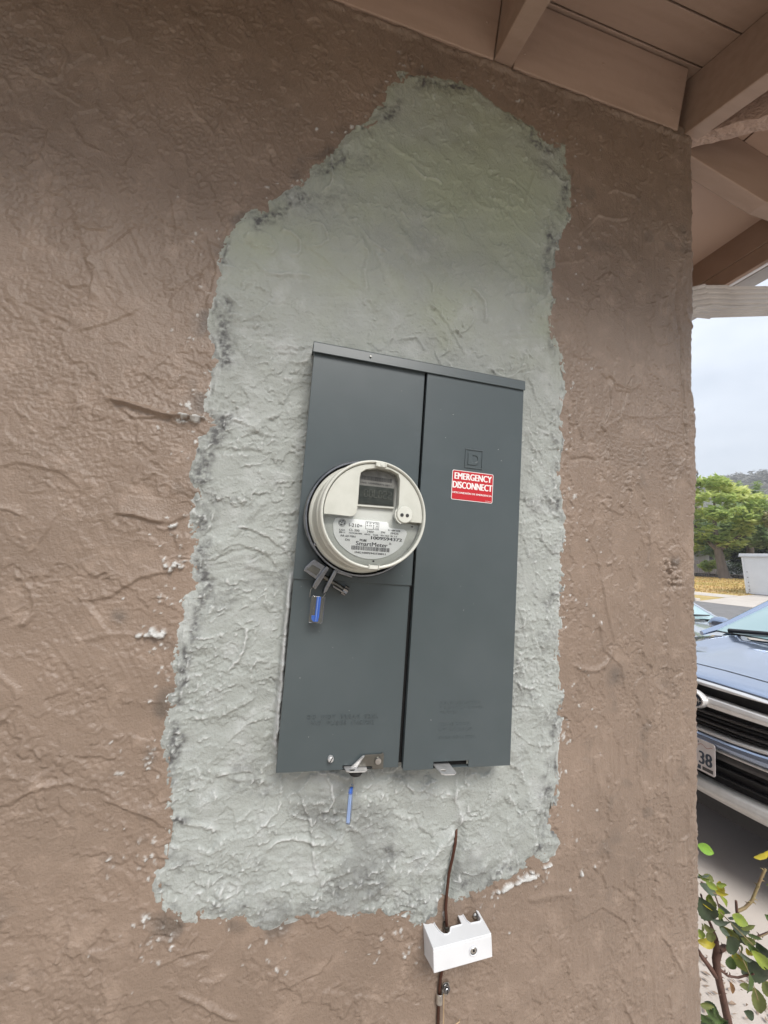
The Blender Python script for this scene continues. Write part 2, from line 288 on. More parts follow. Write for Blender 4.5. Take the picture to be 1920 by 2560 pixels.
def stroke(H, X, Z, WX, WZ, pts, kind, amp, w):
    p = np.array(pts); m = .03; sl_ = window(X, Z, p[:,0].min()-m, p[:,0].max()+m, p[:,1].min()-m, p[:,1].max()+m)
    if H[sl_].size == 0: return
    x = X[sl_]+WX[sl_]; z = Z[sl_]+WZ[sl_]; best = np.full(x.shape, 1e9); side = np.zeros(x.shape); tt = np.zeros(x.shape)
    seg = np.hypot(*(p[1:]-p[:-1]).T); tot = seg.sum(); acc = 0
    for i in range(len(p)-1):
        e = p[i+1]-p[i]; t = np.clip(((x-p[i,0])*e[0]+(z-p[i,1])*e[1])/(e@e+1e-12), 0, 1)
        dx = x-p[i,0]-t*e[0]; dz = z-p[i,1]-t*e[1]; d = np.hypot(dx, dz); k = d < best
        best = np.where(k, d, best); side = np.where(k, np.sign(e[0]*dz-e[1]*dx), side); tt = np.where(k, (acc+t*seg[i])/tot, tt); acc += seg[i]
    taper = sstep(0,.15,tt)*sstep(0,.15,1-tt)*.85+.15*(tt>0)*(tt<1)
    if kind == 'ridge': H[sl_] += amp*taper*np.exp(-(best/w)**2)
    elif kind == 'ledge':                         # plaster lip: raised on the left-hand side of the path, sharp drop on the other
        s_ = best*side; H[sl_] += amp*taper*(.5+.5*np.tanh(s_/(w*.22)))*np.exp(-np.abs(s_)/(w*2.2))
    elif kind == 'groove': H[sl_] -= amp*taper*np.exp(-(best/w)**2)
def smears(H, X, Z, WX, WZ, n, box, angf, amp, lrange, wrange, R, clus=None):
    """trowel smears: long low pads, feathered on one side and ending in a crisp broken edge on the other"""
    for _ in range(n):
        cx = R.uniform(box[0], box[1]); cz = R.uniform(box[2], box[3]); L = R.uniform(*lrange); w = R.uniform(*wrange); a = angf(cx, cz)+R.normal(0,.35)
        if clus is not None and float(fbm(np.array([cx]),np.array([cz]),clus[0],2,clus[1])[0]) < clus[2]: continue
        A = amp*R.uniform(.35,1.25); m = max(L, w)*1.1
        s_ = window(X, Z, cx-m, cx+m, cz-m, cz+m)
        if H[s_].size == 0: continue
        x = X[s_]+WX[s_]*1.6-cx; z = Z[s_]+WZ[s_]*1.6-cz; u = x*math.cos(a)+z*math.sin(a); v = -x*math.sin(a)+z*math.cos(a); v = v+R.uniform(-3,3)*u*u
        prof = sstep(-w, w*.8, v)*sstep(-.0012,.0012, w-v); g = sstep(0,.35,1-np.abs(u)/L)
        H[s_] += A*prof*g
    return H

# ------------------------------------------------------------------ the house
T = math.tan(rad(12.5)); ZB = 2.490; CX = .903           # rafters rise inwards 12.5 degrees; ZB underside of rafters at the wall, CX the corner
house = tag(empty('house', (0,0,0)), 'brown stucco house corner with low eaves and a grey plaster patch on its wall', 'house')

def grid_object(name, X, Y, Z, keep, attrs, m, parent):
    """regular grid of points as a mesh, keeping only the cells flagged in keep"""
    nz_, nx_ = X.shape; idx = np.arange(nz_*nx_).reshape(nz_, nx_)
    q = np.stack([idx[:-1,:-1], idx[:-1,1:], idx[1:,1:], idx[1:,:-1]], -1)[keep]
    used = np.unique(q); remap = np.full(nz_*nx_, -1); remap[used] = np.arange(len(used)); q = remap[q]
    me = bpy.data.meshes.new(name); me.vertices.add(len(used)); me.vertices.foreach_set('co', np.stack([X,Y,Z],-1).reshape(-1,3)[used].astype(np.float32).ravel())
    nq = len(q); me.loops.add(nq*4); me.loops.foreach_set('vertex_index', q.ravel().astype(np.int32))
    me.polygons.add(nq); me.polygons.foreach_set('loop_start', np.arange(0,nq*4,4,dtype=np.int32)); me.polygons.foreach_set('use_smooth', np.ones(nq,bool))
    for a, val in attrs.items():
        at = me.attributes.new(a, 'FLOAT', 'POINT'); at.data.foreach_set('value', val.ravel()[used].astype(np.float32))
    me.update(calc_edges=True); me.validate(); me.materials.append(m)
    o = bpy.data.objects.new(name, me); col.objects.link(o); o.parent = parent; return o

def terraces(X, Z, WX, WZ, A, specs):
    """skip-trowel plateaus: flattened pads with crisp broken edges, returns height and how much each point lies on a pad"""
    h = np.zeros_like(X); on = np.zeros_like(X); x = X+WX*2.2; z = Z+WZ*2.2; u = x*np.cos(A)+z*np.sin(A); v = -x*np.sin(A)+z*np.cos(A)
    for lam, st, t, amp, seed in specs:
        n = perlin(u/(lam*st), v/lam, seed)+.45*perlin(u/(lam*st*.5), v/(lam*.5), seed+3)+.22*perlin(x/(lam*.22), z/(lam*.22), seed+5)+.10*perlin(x/(lam*.1), z/(lam*.1), seed+7)
        k = sstep(t-.022, t+.022, n); h += amp*k+amp*.55*np.exp(-((n-t-.03)/.05)**2); on = np.maximum(on, k)
    return h, on
R_ = np.random.default_rng(21)
def edge_noise(X, Z):
    low = sstep(1.25, .8, Z)
    return (.0030+.0025*low)*fbm(X,Z,.04,3,3,.55) + .0011*perlin(X/.006,Z/.006,9)*sstep(-.4,.4,fbm(X,Z,.08,2,10))

# --- painted stucco, the part in front of the camera as real relief
dx = .0019; RC = .012
s = np.arange(-.64, CX+RC*.6+.03, dx); zz = np.arange(.45, 2.505, dx); S, Z = np.meshgrid(s, zz)
WX = .004*fbm(S,Z,.03,3,41,.6); WZ = .004*fbm(S,Z,.03,3,57,.6)
sdf = poly_sdf(S, Z, PATCH) + edge_noise(S, Z)
m_rough = sstep(-.25,.45, fbm(S,Z,.22,3,11)+.25*sstep(.2,-.3,S)+.25*sstep(.5,.9,S)*sstep(2.2,1.6,Z))
H = .0022*fbm(S,Z,.30,2,61) + .0009*fbm(S,Z,.09,2,63)
grain = .8*perlin(S/.0068+WX*60,Z/.0068,13)+.8*perlin(S/.0042,Z/.0042,15)
mixw = lambda c, seed: sstep(-.5,.5, c+.6*fbm(S,Z,.12,3,seed))           # soft, broken boundary between two working directions
def mix_terr(angles, weights, specs):
    h = 0; on = 0
    for A, w in zip(angles, weights): a_, b_ = terraces(S, Z, WX, WZ, A, specs); h = h+w*a_; on = on+w*b_
    return h, on
wr = mixw((S-.45)*5, 311); wt = mixw((Z-1.75)*5, 312)*(1-wr); wl = 1-wr-wt
th_, pad = mix_terr((-.95,-.35,-1.40), (wt,wl,wr), ((.115,2.2,.10,.0017,313),(.060,2.8,.28,.0012,317),(.030,2.2,.48,.0009,331)))
H += .85*th_
H += .00125*grain*(.14+1.0*m_rough)*(1-.72*pad)
ang = lambda x, z: (-.95 if x < .25 and z > 1.75 else -.35 if x < .2 else -1.35 if x > .55 and z > .95 else -.6)
H = smears(H, S, Z, WX, WZ, 160, (-.64,.92,.45,2.45), ang, .0009, (.02,.085), (.005,.022), R_)
H = smears(H, S, Z, WX, WZ, 120, (-.64,.92,.45,2.45), ang, .0010, (.004,.020), (.002,.006), R_)
H = smears(H, S, Z, WX, WZ, 2200, (-.64,.92,.45,2.45), ang, .0019, (.003,.010), (.0012,.0032), R_, (.13,301,.28))
# combed strokes of a dry brush or trowel edge
A_ = np.where(S < .45, -1.02, -1.50); U = S*np.cos(A_)+Z*np.sin(A_); V = -S*np.sin(A_)+Z*np.cos(A_)+.012*fbm(S,Z,.25,2,71)
cm = sstep(.1,.5, fbm(S,Z,.16,2,77))
H += .0009*cm*perlin(V/.0065, U/.12, 79)
# crumbs and worm-like rolls of mortar
cr = sstep(.12,.5, fbm(S,Z,.13,2,83)); rg = 1-np.abs(perlin((S+WX*2)/.013,(Z+WZ*2)/.013,87))*2.1
H += .0017*cr*np.clip(rg-.45,0,1)
for pts, kind, amp, w in STROKES:
    if amp > 0: stroke(H, S, Z, WX*.35, WZ*.35, pts, kind, amp, w)
def long_ridges(H, n, box, angf, R, amp, clus):
    for _ in range(n):
        x = R.uniform(box[0],box[1]); z = R.uniform(box[2],box[3])
        a = angf(x,z)+R.normal(0,.45); pts = [(x,z)]; bend = R.normal(0,.28)
        for _k in range(R.integers(4,9)): a += bend+R.normal(0,.22); st_ = R.uniform(.010,.024); x += st_*math.cos(a); z += st_*math.sin(a); pts.append((x,z))
        stroke(H, S, Z, WX*.6, WZ*.6, pts, R.choice(['ledge','ledge','ridge']), amp*R.uniform(.4,1.2), R.uniform(.0022,.006))
long_ridges(H, 110, (-.62,.88,.5,2.4), ang, np.random.default_rng(33), .0036, None)
H += .0016*np.exp(-((S+.36)/.13)**2-((Z-2.02)/.14)**2)*perlin(V/.0075,U/.16,81)*sstep(-.2,.3,fbm(S,Z,.1,2,82))
H += .0011*sstep(.58,.70,S)*sstep(-.1,.4,fbm(S,Z,.14,2,84))*perlin(S/.006+Z*4,Z/.14,85)
# plaster bead along the top of the wall, brush marks under it
bead = np.exp(-((Z-2.478-.003*fbm(S,Z,.05,2,91))/.007)**2); H += .0045*bead*(.75+.5*fbm(S,Z,.03,2,93))
H += .0006*sstep(2.36,2.44,Z)*perlin(S/.006,Z/.2,95)
# cement spattered on the paint near the patch
fleck_glint = np.zeros_like(S); clu = fbm(S,Z,.07,2,351)
near = np.argwhere((sdf > .002) & (sdf < .12)); R2 = np.random.default_rng(5); n_f = 0
while n_f < 330:
    j, i = near[R2.integers(len(near))]; d = sdf[j,i]; z_ = zz[j]
    if float(clu[j,i]) < .05 and R2.random() > .12: continue
    if R2.random() > math.exp(-d/.028)*(1.0 if z_ < 1.35 else .5 if s[i] < 0 else .35): continue
    n_f += 1; r = R2.uniform(.0014,.0034)*(1.0 if R2.random() > .06 else 2.0); e = R2.uniform(.5,1.6); th = R2.uniform(0,3.14)
    w_ = window(S, Z, s[i]-.014, s[i]+.014, zz[j]-.014, zz[j]+.014); x = S[w_]-s[i]+WX[w_]*.4; z2 = Z[w_]-zz[j]+WZ[w_]*.4
    u = (x*math.cos(th)+z2*math.sin(th))/e; v = -x*math.sin(th)+z2*math.cos(th); k = sstep(.35,.75,np.exp(-((u*u+v*v)/(r*r)))*(1+.9*perlin((S[w_]+.13*n_f)/.004,Z[w_]/.004,131)))
    fleck_glint[w_] = np.maximum(fleck_glint[w_], k*R2.uniform(.35,.95)); H[w_] += .0014*k
for (x_, z_, r, e, th) in [(-.153,1.611,.006,4.2,.02),(-.178,1.258,.006,2.4,.05),(-.165,1.262,.008,1.6,.3),(-.162,1.43,.004,3,.6),(-.15,1.366,.005,3.2,.5),(-.165,1.37,.003,2,1.2),(.5,.842,.006,4.5,.35),(.455,.832,.005,4,.3),(.62,.838,.004,1.5,1.2),(.545,.86,.003,4,.1)]:
    w_ = window(S, Z, x_-.05, x_+.05, z_-.05, z_+.05); x = S[w_]-x_+WX[w_]*1.5; z2 = Z[w_]-z_+WZ[w_]*1.5
    u = (x*math.cos(th)+z2*math.sin(th))/e; v = -x*math.sin(th)+z2*math.cos(th); k = sstep(.3,.6,np.exp(-((u*u+v*v)/(r*r)))*(1+.9*fbm(S[w_],Z[w_],.009,3,133)))
    fleck_glint[w_] = np.maximum(fleck_glint[w_], k); H[w_] += .006*k
stain = .55*sstep(.03,.0,np.abs(sdf-.004))*sstep(.15,.6,fbm(S,Z,.07,2,101))*(S<.2) + .25*sstep(.35,.75,fbm(S,Z,.06,3,103))*sstep(.25,.6,fbm(S,Z,.5,1,105))
for (x_, z_, r) in [(-.222,1.285,.010),(-.152,1.776,.012),(.21,2.40,.007),(.69,1.20,.018),(.845,1.44,.012)]:
    w_ = window(S, Z, x_-.05, x_+.05, z_-.05, z_+.05); stain[w_] = np.maximum(stain[w_], .6*np.exp(-((S[w_]-x_+WX[w_])**2+(Z[w_]-z_+WZ[w_])**2)/r**2))
for (x_, z_, r) in [(-.205,2.292,.0),(.165,2.42,.014),(.84,1.40,.022),(.828,1.43,.016)]:      # chipped hollows and a lump
    if r: w_ = window(S, Z, x_-.06, x_+.06, z_-.06, z_+.06); H[w_] += .009*fbm(S[w_],Z[w_],.012,3,111)*np.exp(-((S[w_]-x_)**2+(Z[w_]-z_)**2)/r**2)
# wrap round the corner
s0 = CX-RC; a_ = np.clip((S-s0)/RC, 0, math.pi/2); over = np.maximum(S-s0-RC*math.pi/2, 0)
wob = .0045*fbm(Z*0+1.3,Z,.22,3,121)+.0025*perlin(Z*0+2.2,Z/.012,123)*sstep(CX-.05,CX,S)
PX = np.where(S < s0, S, s0+RC*np.sin(a_)) + wob*sstep(CX-.10,CX,S); PY = np.where(S < s0, 0, RC*(1-np.cos(a_)))+over
X3 = PX+H*np.sin(a_); Y3 = PY-H*np.cos(a_)
cell = ~((sdf[:-1,:-1] < -.016) & (sdf[1:,1:] < -.016))
wall = grid_object('wall', X3, Y3, Z, cell, {'fleck_glint':fleck_glint, 'stain':np.clip(stain,0,1)}, M['stucco'], house)
# the rest of the wall, out of frame, and the wall round the corner
b = MB(); z0w, z1w = .45, 2.503
b.box((-4.2,.0012,-.05),(-.638,.12,2.62)); b.box((-.638,.0012,-.05),(CX-.002,.12,.452)); b.box((-.638,.09,.452),(.2,.12,2.62)); b.build('wall_extension', M['stucco_plain'], house)
b = MB(); b.box((CX-.11,.03,-.05),(CX-.0015,7.0,2.64)); b.build('side_wall', M['stucco_plain'], house)

# --- the grey plaster patch, a coat of its own over the stucco
dp = .0018
px = np.arange(-.175,.605,dp); pz = np.arange(.765,2.43,dp); S, Z = np.meshgrid(px, pz)
WX = .004*fbm(S,Z,.03,3,141,.6); WZ = .004*fbm(S,Z,.03,3,157,.6)
sd0 = poly_sdf(S, Z, PATCH); sdf = sd0+edge_noise(S, Z); dpt = -sdf
low = sstep(1.95,1.5,Z)
thick = .45+.55*sstep(-.5,.5,fbm(S,Z,.06,2,159)); H = .0040*thick*sstep(-.001,.016,dpt) - .012*sstep(.0,.012,-dpt)
H += .0014*np.exp(-((dpt-.009)/.008)**2)*(.5+1.3*fbm(S,Z,.022,3,161))                       # broken lip
H -= .0035*np.exp(-((dpt-.034)/.013)**2)*sstep(-.15,.35,fbm(S,Z,.09,2,163))*sstep(2.25,2.0,Z)   # hollow behind the lip
H += .0015*fbm(S,Z,.14,2,165)
rough = sstep(-.3,.4, fbm(S,Z,.16,3,171))*(.35+.65*low)
wt = mixw((Z-1.85)*5, 341); wr = mixw((S-.42)*6, 342)*(1-wt); wl = 1-wr-wt
th_, pad = mix_terr((-.85,.25,-1.2), (wt,wl,wr), ((.100,2.0,.10,.0018,343),(.050,2.4,.25,.0014,347),(.024,2.0,.40,.0012,349)))
H += .9*th_*(.6+.4*low)*sstep(.002,.030,dpt)
H += .00125*(1-.70*pad)*(.8*perlin(S/.0068+WX*60,Z/.0068,173)+.9*perlin(S/.0042,Z/.0042,175))*(.25+1.0*rough)
angp = lambda x, z: (-.9 if z > 1.8 else .4 if x < .05 else -1.2 if x > .42 else -.2)
H = smears(H, S, Z, WX, WZ, 120, (-.15,.58,.8,2.0), angp, .0015, (.02,.075), (.006,.024), R_)
H = smears(H, S, Z, WX, WZ, 50, (-.1,.56,1.95,2.38), angp, .0013, (.02,.07), (.006,.02), R_)
H = smears(H, S, Z, WX, WZ, 220, (-.15,.58,.8,2.0), angp, .0019, (.005,.024), (.0016,.006), R_)
H = smears(H, S, Z, WX, WZ, 3000, (-.15,.58,.8,2.40), angp, .0024, (.003,.011), (.0012,.0034), R_, (.11,303,.12))
cr = sstep(.1,.6, fbm(S,Z,.10,3,183))*(.2+.6*low)+.30*np.exp(-((dpt-.012)/.016)**2)*sstep(-.1,.5,fbm(S,Z,.05,2,184))
rg = 1-np.abs(perlin((S+WX*2.4)/.011,(Z+WZ*2.4)/.006,187)+.35*perlin(S/.004,Z/.004,188))*2.3
H += .0019*cr*np.clip(rg-.42,0,1)
A_ = np.where(Z > 1.9, -.95, np.where(Z > 1.1, .25, -.1)); U = S*np.cos(A_)+Z*np.sin(A_); V = -S*np.sin(A_)+Z*np.cos(A_)+.012*fbm(S,Z,.25,2,191)
H += .0008*sstep(.05,.5,fbm(S,Z,.13,2,193))*perlin(V/.0065,U/.10,195)
edge_h = perlin(S/.004,Z/.02,197)*np.exp(-((dpt-.02)/.02)**2); H += .0010*edge_h
for pts, kind, amp, w in STROKES:
    if amp < 0: stroke(H, S, Z, WX*.5, WZ*.5, pts, kind, -amp, w)
long_ridges(H, 120, (-.13,.56,.82,2.3), angp, np.random.default_rng(35), .0034, None)
stroke(H, S, Z, WX*.3, WZ*.3, [(.0290,1.365),(.0298,1.25),(.0308,1.15),(.0318,1.075)], 'ridge', .016, .0045)
stroke(H, S, Z, WX*.4, WZ*.4, G1, 'groove', .011, .011); stroke(H, S, Z, WX*.4, WZ*.4, G2, 'ledge', .006, .012)
blob = np.clip(perlin(S/.011,Z/.011,201)-.62,0,1)*sstep(.93,.86,Z)*.012*sstep(.0,.01,dpt); H += blob
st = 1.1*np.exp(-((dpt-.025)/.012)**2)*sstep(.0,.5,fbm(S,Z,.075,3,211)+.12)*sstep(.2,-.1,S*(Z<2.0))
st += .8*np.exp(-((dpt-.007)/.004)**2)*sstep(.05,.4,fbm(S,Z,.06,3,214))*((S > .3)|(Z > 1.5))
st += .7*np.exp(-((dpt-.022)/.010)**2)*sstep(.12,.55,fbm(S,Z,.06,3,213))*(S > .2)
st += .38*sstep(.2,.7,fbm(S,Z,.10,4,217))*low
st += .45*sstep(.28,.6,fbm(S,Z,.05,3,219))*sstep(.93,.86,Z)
for (x_, z_, rx, rz, th, k) in [(.468,2.325,.030,.008,-.45,.9),(.50,2.272,.030,.012,-.40,.8),(.53,2.11,.006,.02,0,1.0),(.528,2.06,.005,.05,0,.5),(.31,2.255,.03,.01,-.4,.35),(.10,2.16,.05,.02,.6,.35),(.03,2.06,.05,.02,.5,.4),(.315,2.16,.02,.012,0,.35)]:
    u = (S-x_+WX*2)*math.cos(th)+(Z-z_+WZ*2)*math.sin(th); v = -(S-x_)*math.sin(th)+(Z-z_+WZ*2)*math.cos(th)
    st = np.maximum(st, k*np.exp(-(u/rx)**2-(v/rz)**2))
def blur(a, k):
    for ax_ in (0,1):
        c = np.cumsum(np.pad(a, [(k+1,k) if i == ax_ else (0,0) for i in (0,1)], mode='edge'), axis=ax_); n_ = a.shape[ax_]; a = (np.take(c, np.arange(2*k+1, 2*k+1+n_), axis=ax_)-np.take(c, np.arange(0, n_), axis=ax_))/(2*k+1)
    return a
crest_glint = sstep(.0007,.0022, H-blur(H,3))          # painted highlights: proud crests coloured lighter, as if catching light
patch_fleck_glint = .42*crest_glint*low+.2*crest_glint
patch_fleck_glint = np.maximum(patch_fleck_glint, .8*sstep(.005,.002,np.abs(S-.0300))*(Z<1.37)*(Z>1.07)*sstep(-.5,.1,fbm(S,Z,.02,2,353)))
patch_fleck_glint = np.maximum(patch_fleck_glint, .45*sstep(.004,.0,np.abs(dpt-.004))*sstep(-.2,.4,fbm(S,Z,.04,3,221))*sstep(2.1,1.7,Z))
st = np.clip(st*(.62+.75*fbm(S,Z,.010,3,231,.7))*(1-patch_fleck_glint*.5),0,1)
tone = .85*sstep(-1.3,1.3,.6*fbm(S,Z,.16,4,241,.6)+1.2*np.exp(-((S-.36)/.19)**2-((Z-2.22)/.17)**2)-.25)*sstep(1.75,1.95,Z+.08*fbm(S,Z,.08,3,243))
low_dark = .36*sstep(.0,.55,fbm(S,Z,.13,4,247,.6))*sstep(1.12,.98,Z)*sstep(-.02,.08,S)  # uneven darker mottling over the lower part of the patch
st = np.clip(st+low_dark,0,1)
under = (S > .06) & (S < .40) & (Z > 1.09) & (Z < 1.71)
keep = (dpt[:-1,:-1] > -.010) & ~under[:-1,:-1]
patch = grid_object('plaster_patch', S, -H+.0004, Z, keep, {'fleck_glint':np.clip(patch_fleck_glint,0,1), 'stain':st, 'tone':tone}, M['plaster'], house)

# --- eaves: front overhang falls towards -Y, side overhang towards +X
OH = .46; RD = .14/math.cos(rad(12.5))
def front_z(y): return ZB+T*y
def side_z(x): return ZB-T*(x-CX)
def front_rafter(x0, x1, dyaw=0.0):
    b = MB(); ya, yb = .35, -OH+.002
    lo = [(x0,ya,front_z(ya)),(x1,ya,front_z(ya)),(x1,ya,front_z(ya)+RD),(x0,ya,front_z(ya)+RD)]
    hi = [(x0+dyaw,yb,front_z(yb)+.0),(x1+dyaw,yb,front_z(yb)),(x1+dyaw,yb,front_z(yb)+RD),(x0+dyaw,yb,front_z(yb)+RD)]
    return b.loft([lo,hi]).build('rafter', M['trim'], house, bevel=.0025)
for x0 in (-3.52,-2.97,-2.42,-1.87,-1.32,-.77,-.16,.357): front_rafter(x0, x0+.044)
front_rafter(.852,.896,.055)
for y0 in (.032,.62,1.2,1.8,2.4,3.0,3.6):
    b = MB(); xa, xb = CX+.004, CX+OH-.002
    lo = [(xa,y0,side_z(xa)),(xa,y0+.044,side_z(xa)),(xa,y0+.044,side_z(xa)+RD),(xa,y0,side_z(xa)+RD)]
    xm = CX+.285; mid = [(xm,y0,side_z(xm)),(xm,y0+.044,side_z(xm)),(xm,y0+.044,side_z(xm)+RD),(xm,y0,side_z(xm)+RD)]
    hi = [(xb,y0,side_z(xb)+.035),(xb,y0+.044,side_z(xb)+.035),(xb,y0+.044,side_z(xb)+RD),(xb,y0,side_z(xb)+RD)]
    b.loft([lo,mid,hi]).build('rafter', M['trim'], house, bevel=.0025)
# hip rafter at 45 degrees with a rough sawn underside
b = MB(); d = Vector((1,-1,0)).normalized(); n_ = Vector((1,1,0)).normalized(); loops = []
R3 = random.Random(3)
for k in range(40):
    t = -.02+ (OH*1.41-.02)*k/39; p = Vector((CX+.006,.010,0))+d*t; zb = ZB-T*max(t,0)/1.414+.002
    j = lambda a: R3.uniform(-a,a)
    loops.append([p-n_*(.019+j(.002))+Vector((0,0,zb+j(.0025))), p+Vector((0,0,zb-.002+j(.003))), p+n_*(.019+j(.002))+Vector((0,0,zb+j(.0025))), p+n_*.019+Vector((0,0,zb+RD)), p-n_*.019+Vector((0,0,zb+RD))])
b.loft(loops).build('hip_rafter', M['rough_trim'], house)
# frieze blocks between the rafters, leaning with the roof
spans = [(-4.2,-3.522)]+[(a+.046,c-.002) for a, c in zip((-3.52,-2.97,-2.42,-1.87,-1.32,-.77,-.16),(-2.97,-2.42,-1.87,-1.32,-.77,-.16,.357))]+[(.403,.850)]
for x0, x1 in spans:
    b = MB(); s_ = math.sin(rad(12.5)); c_ = math.cos(rad(12.5)); h = .138
    pr = [(-.006,ZB-.004),(-.006-h*s_,ZB-.004+h*c_),(-.006-h*s_+.038*c_,ZB-.004+h*c_+.038*s_),(-.006+.038*c_,ZB-.004+.038*s_)]
    b.loft([[(x0,p[0],p[1]) for p in pr],[(x1,p[0],p[1]) for p in pr]]).build('frieze_block', M['trim'], house, bevel=.002)
for y0, y1 in ((.078,.618),(.666,1.198),(1.246,1.798),(1.846,2.398)):
    b = MB(); pr = [(CX+.004,ZB-.004),(CX+.004+.03,ZB+.134),(CX-.034,ZB+.134),(CX-.034,ZB-.004)]
    b.loft([[(p[0],y0,p[1]) for p in pr],[(p[0],y1,p[1]) for p in pr]]).build('frieze_block', M['trim_lit'], house, bevel=.002)
for x_, zq in ((.425,.03),(.43,.10),(.825,.035),(.83,.105),(.62,.07),(-.12,.05),(.33,.06)):
    b = MB(); b.lathe([(.0,.0016),(.0026,.0014),(.0032,.0)], (x_,-.0065-zq*math.tan(rad(12.5)),ZB+zq), 10); b.build('nail_head', M['trim'], house, True)
# roof sheathing boards, mitred on the hip
ZS = ZB+RD+.001
edges = [.02,-.043,-.128,-.213,-.298,-.383,-.468]
for y1, y0 in zip(edges[:-1], edges[1:]):
    b = MB(); g = .0035; ya, yb = y1-g/2, y0+g/2
    def P(x, y, e): return (x, y, ZS+T*y+e)
    lo = [P(-4.2,ya,0),P(CX+max(-ya,-.02),ya,0),P(CX-yb,yb,0),P(-4.2,yb,0)]; hi = [P(-4.2,ya,.02),P(CX+max(-ya,-.02),ya,.02),P(CX-yb,yb,.02),P(-4.2,yb,.02)]
    b.loft([lo,hi]).build('sheathing_board', M['trim'], house, bevel=.0015)
for y1, y0 in zip(edges[:-1], edges[1:]):
    b = MB(); g = .0035; xa, xb = CX-y1+g/2, CX-y0-g/2
    def P(x, y, e): return (x, y, ZS-T*(x-CX)+e)
    lo = [P(xa,.05,0),P(xa,CX-xa,0),P(xb,CX-xb,0),P(xb,.05,0)]; hi = [P(xa,.05,.02),P(xa,CX-xa,.02),P(xb,CX-xb,.02),P(xb,.05,.02)]
    b.loft([lo,hi]).build('sheathing_board', M['trim_lit'], house, bevel=.0015)
M['soffit_lit'] = mat('lit_soffit_paint', (.60,.44,.35), .6, noise=(3,(.53,.385,.305),4,.3,.7), bump=(90,.1,.001))  # soffit colour lightened to stand in for light bounced off the driveway
b = MB(); xa, xb = CX-.02, CX+OH+.008; b.loft([[(xa,.0515,ZS-T*(xa-CX)),(xb,.0515,ZS-T*(xb-CX)),(xb,6.5,ZS-T*(xb-CX)),(xa,6.5,ZS-T*(xa-CX))],[(xa,.0515,ZS-T*(xa-CX)+.02),(xb,.0515,ZS-T*(xb-CX)+.02),(xb,6.5,ZS-T*(xb-CX)+.02),(xa,6.5,ZS-T*(xa-CX)+.02)]]); b.build('soffit_panel', M['soffit_lit'], house)
# fascia boards and gutters along both eaves
zf = front_z(-OH)+RD
b = MB(); b.box((-4.2,-OH-.022,zf-.155),(CX+OH+.022,-OH-.0005,zf+.012)); b.build('fascia_board', M['trim'], house, bevel=.002)
b = MB(); b.box((CX+OH+.0005,-OH,zf-.085),(CX+OH+.022,6.5,zf+.012)); b.build('fascia_board', M['trim_lit'], house, bevel=.002)
b = MB(); b.box((CX+OH+.003,-OH,zf-.142),(CX+OH+.018,6.5,zf-.0865)); b.build('fascia_strip', M['trim_lit'], house, bevel=.002)
M['gutter'] = mat('pale_painted_aluminium', (.50,.46,.43), .4, noise=(12,(.40,.36,.33),4,.4,.75), bump=(60,.1,.001))
def gutter_profile(): return [(0,0),(.060,0),(.075,.02),(.075,.045),(.095,.07),(.10,.10),(.097,.10),(.090,.072),(.071,.047),(.071,.023),(.058,.004),(0,.004)]
pr = gutter_profile(); gx = CX+OH+.0235; gz = zf-.150
b = MB(); b.loft([[(gx+p[0],-OH-.12,gz+p[1]) for p in pr],[(gx+p[0],6.5,gz+p[1]) for p in pr]]).build('gutter', M['gutter'], house)
gy = -OH-.0235
b = MB(); b.loft([[(-4.2,gy-p[0],gz+p[1]) for p in pr],[(CX+OH+.02,gy-p[0],gz+p[1]) for p in pr]]).build('gutter', M['gutter'], house)
# ribbed downspout coming back from the gutter to the side wall, with segmented elbows
def rect_loop(c, t, w, h, ribs=3):
    """ribbed rectangular section round centre c, axis t; h lies in the x-z plane, w along y"""
    t = Vector(t).normalized(); yv = Vector((0,1,0)); hv = t.cross(yv).normalized(); pts = []
    for k in range(25):
        f = -1+2*k/24; pts.append((f*w/2, h/2-(.0025 if (k//2)%3 == 1 else 0)))
    for k in range(25):
        f = 1-2*k/24; pts.append((w/2-(.0028 if (k//2)%3 == 1 else 0), f*h/2))
    for k in range(25):
        f = 1-2*k/24; pts.append((f*w/2, -h/2+(.0025 if (k//2)%3 == 1 else 0)))
    for k in range(25):
        f = -1+2*k/24; pts.append((-w/2+(.0028 if (k//2)%3 == 1 else 0), f*h/2))
    return [Vector(c)+yv*a*.9+hv*e*.68 for a, e in pts]
DY = .110
dsp = empty('downspout', (0,0,0)); dsp.parent = house
tilt = math.atan2(.058,.24); ax = Vector((math.cos(tilt),0,math.sin(tilt)))
A = Vector((1.111,DY,2.168)); B = Vector((1.42,DY,2.168+.309*math.tan(tilt)))
b = MB(); b.loft([rect_loop(A,ax,.064,.084), rect_loop(B,ax,.064,.084)]).build('pipe', M['gutter'], dsp)
def axd(a): return Vector((math.cos(rad(a)),0,math.sin(rad(a))))
path = [(A+ax*.008, ax), (Vector((1.045,DY,2.156)), axd(19)), (Vector((.990,DY,2.136)), axd(30)), (Vector((.958,DY,2.105)), axd(60)), (Vector((.945,DY,2.04)), axd(90))]
for (c0,t0),(c1,t1) in zip(path[:-1], path[1:]):
    b = MB(); b.loft([rect_loop(c0,t0,.070,.090), rect_loop(c1+(c0-c1)*.03,t1,.066,.082)]).build('elbow_segment', M['gutter'], dsp)
b = MB(); b.loft([rect_loop((.945,DY,2.03),(0,0,1),.064,.066), rect_loop((.945,DY,.05),(0,0,1),.064,.066)]).build('pipe', M['gutter'], dsp)
b = MB(); b.box((1.375,DY-.032,B.z-.045),(1.45,DY+.032,gz+.002)); b.build('outlet', M['gutter'], dsp, bevel=.006)
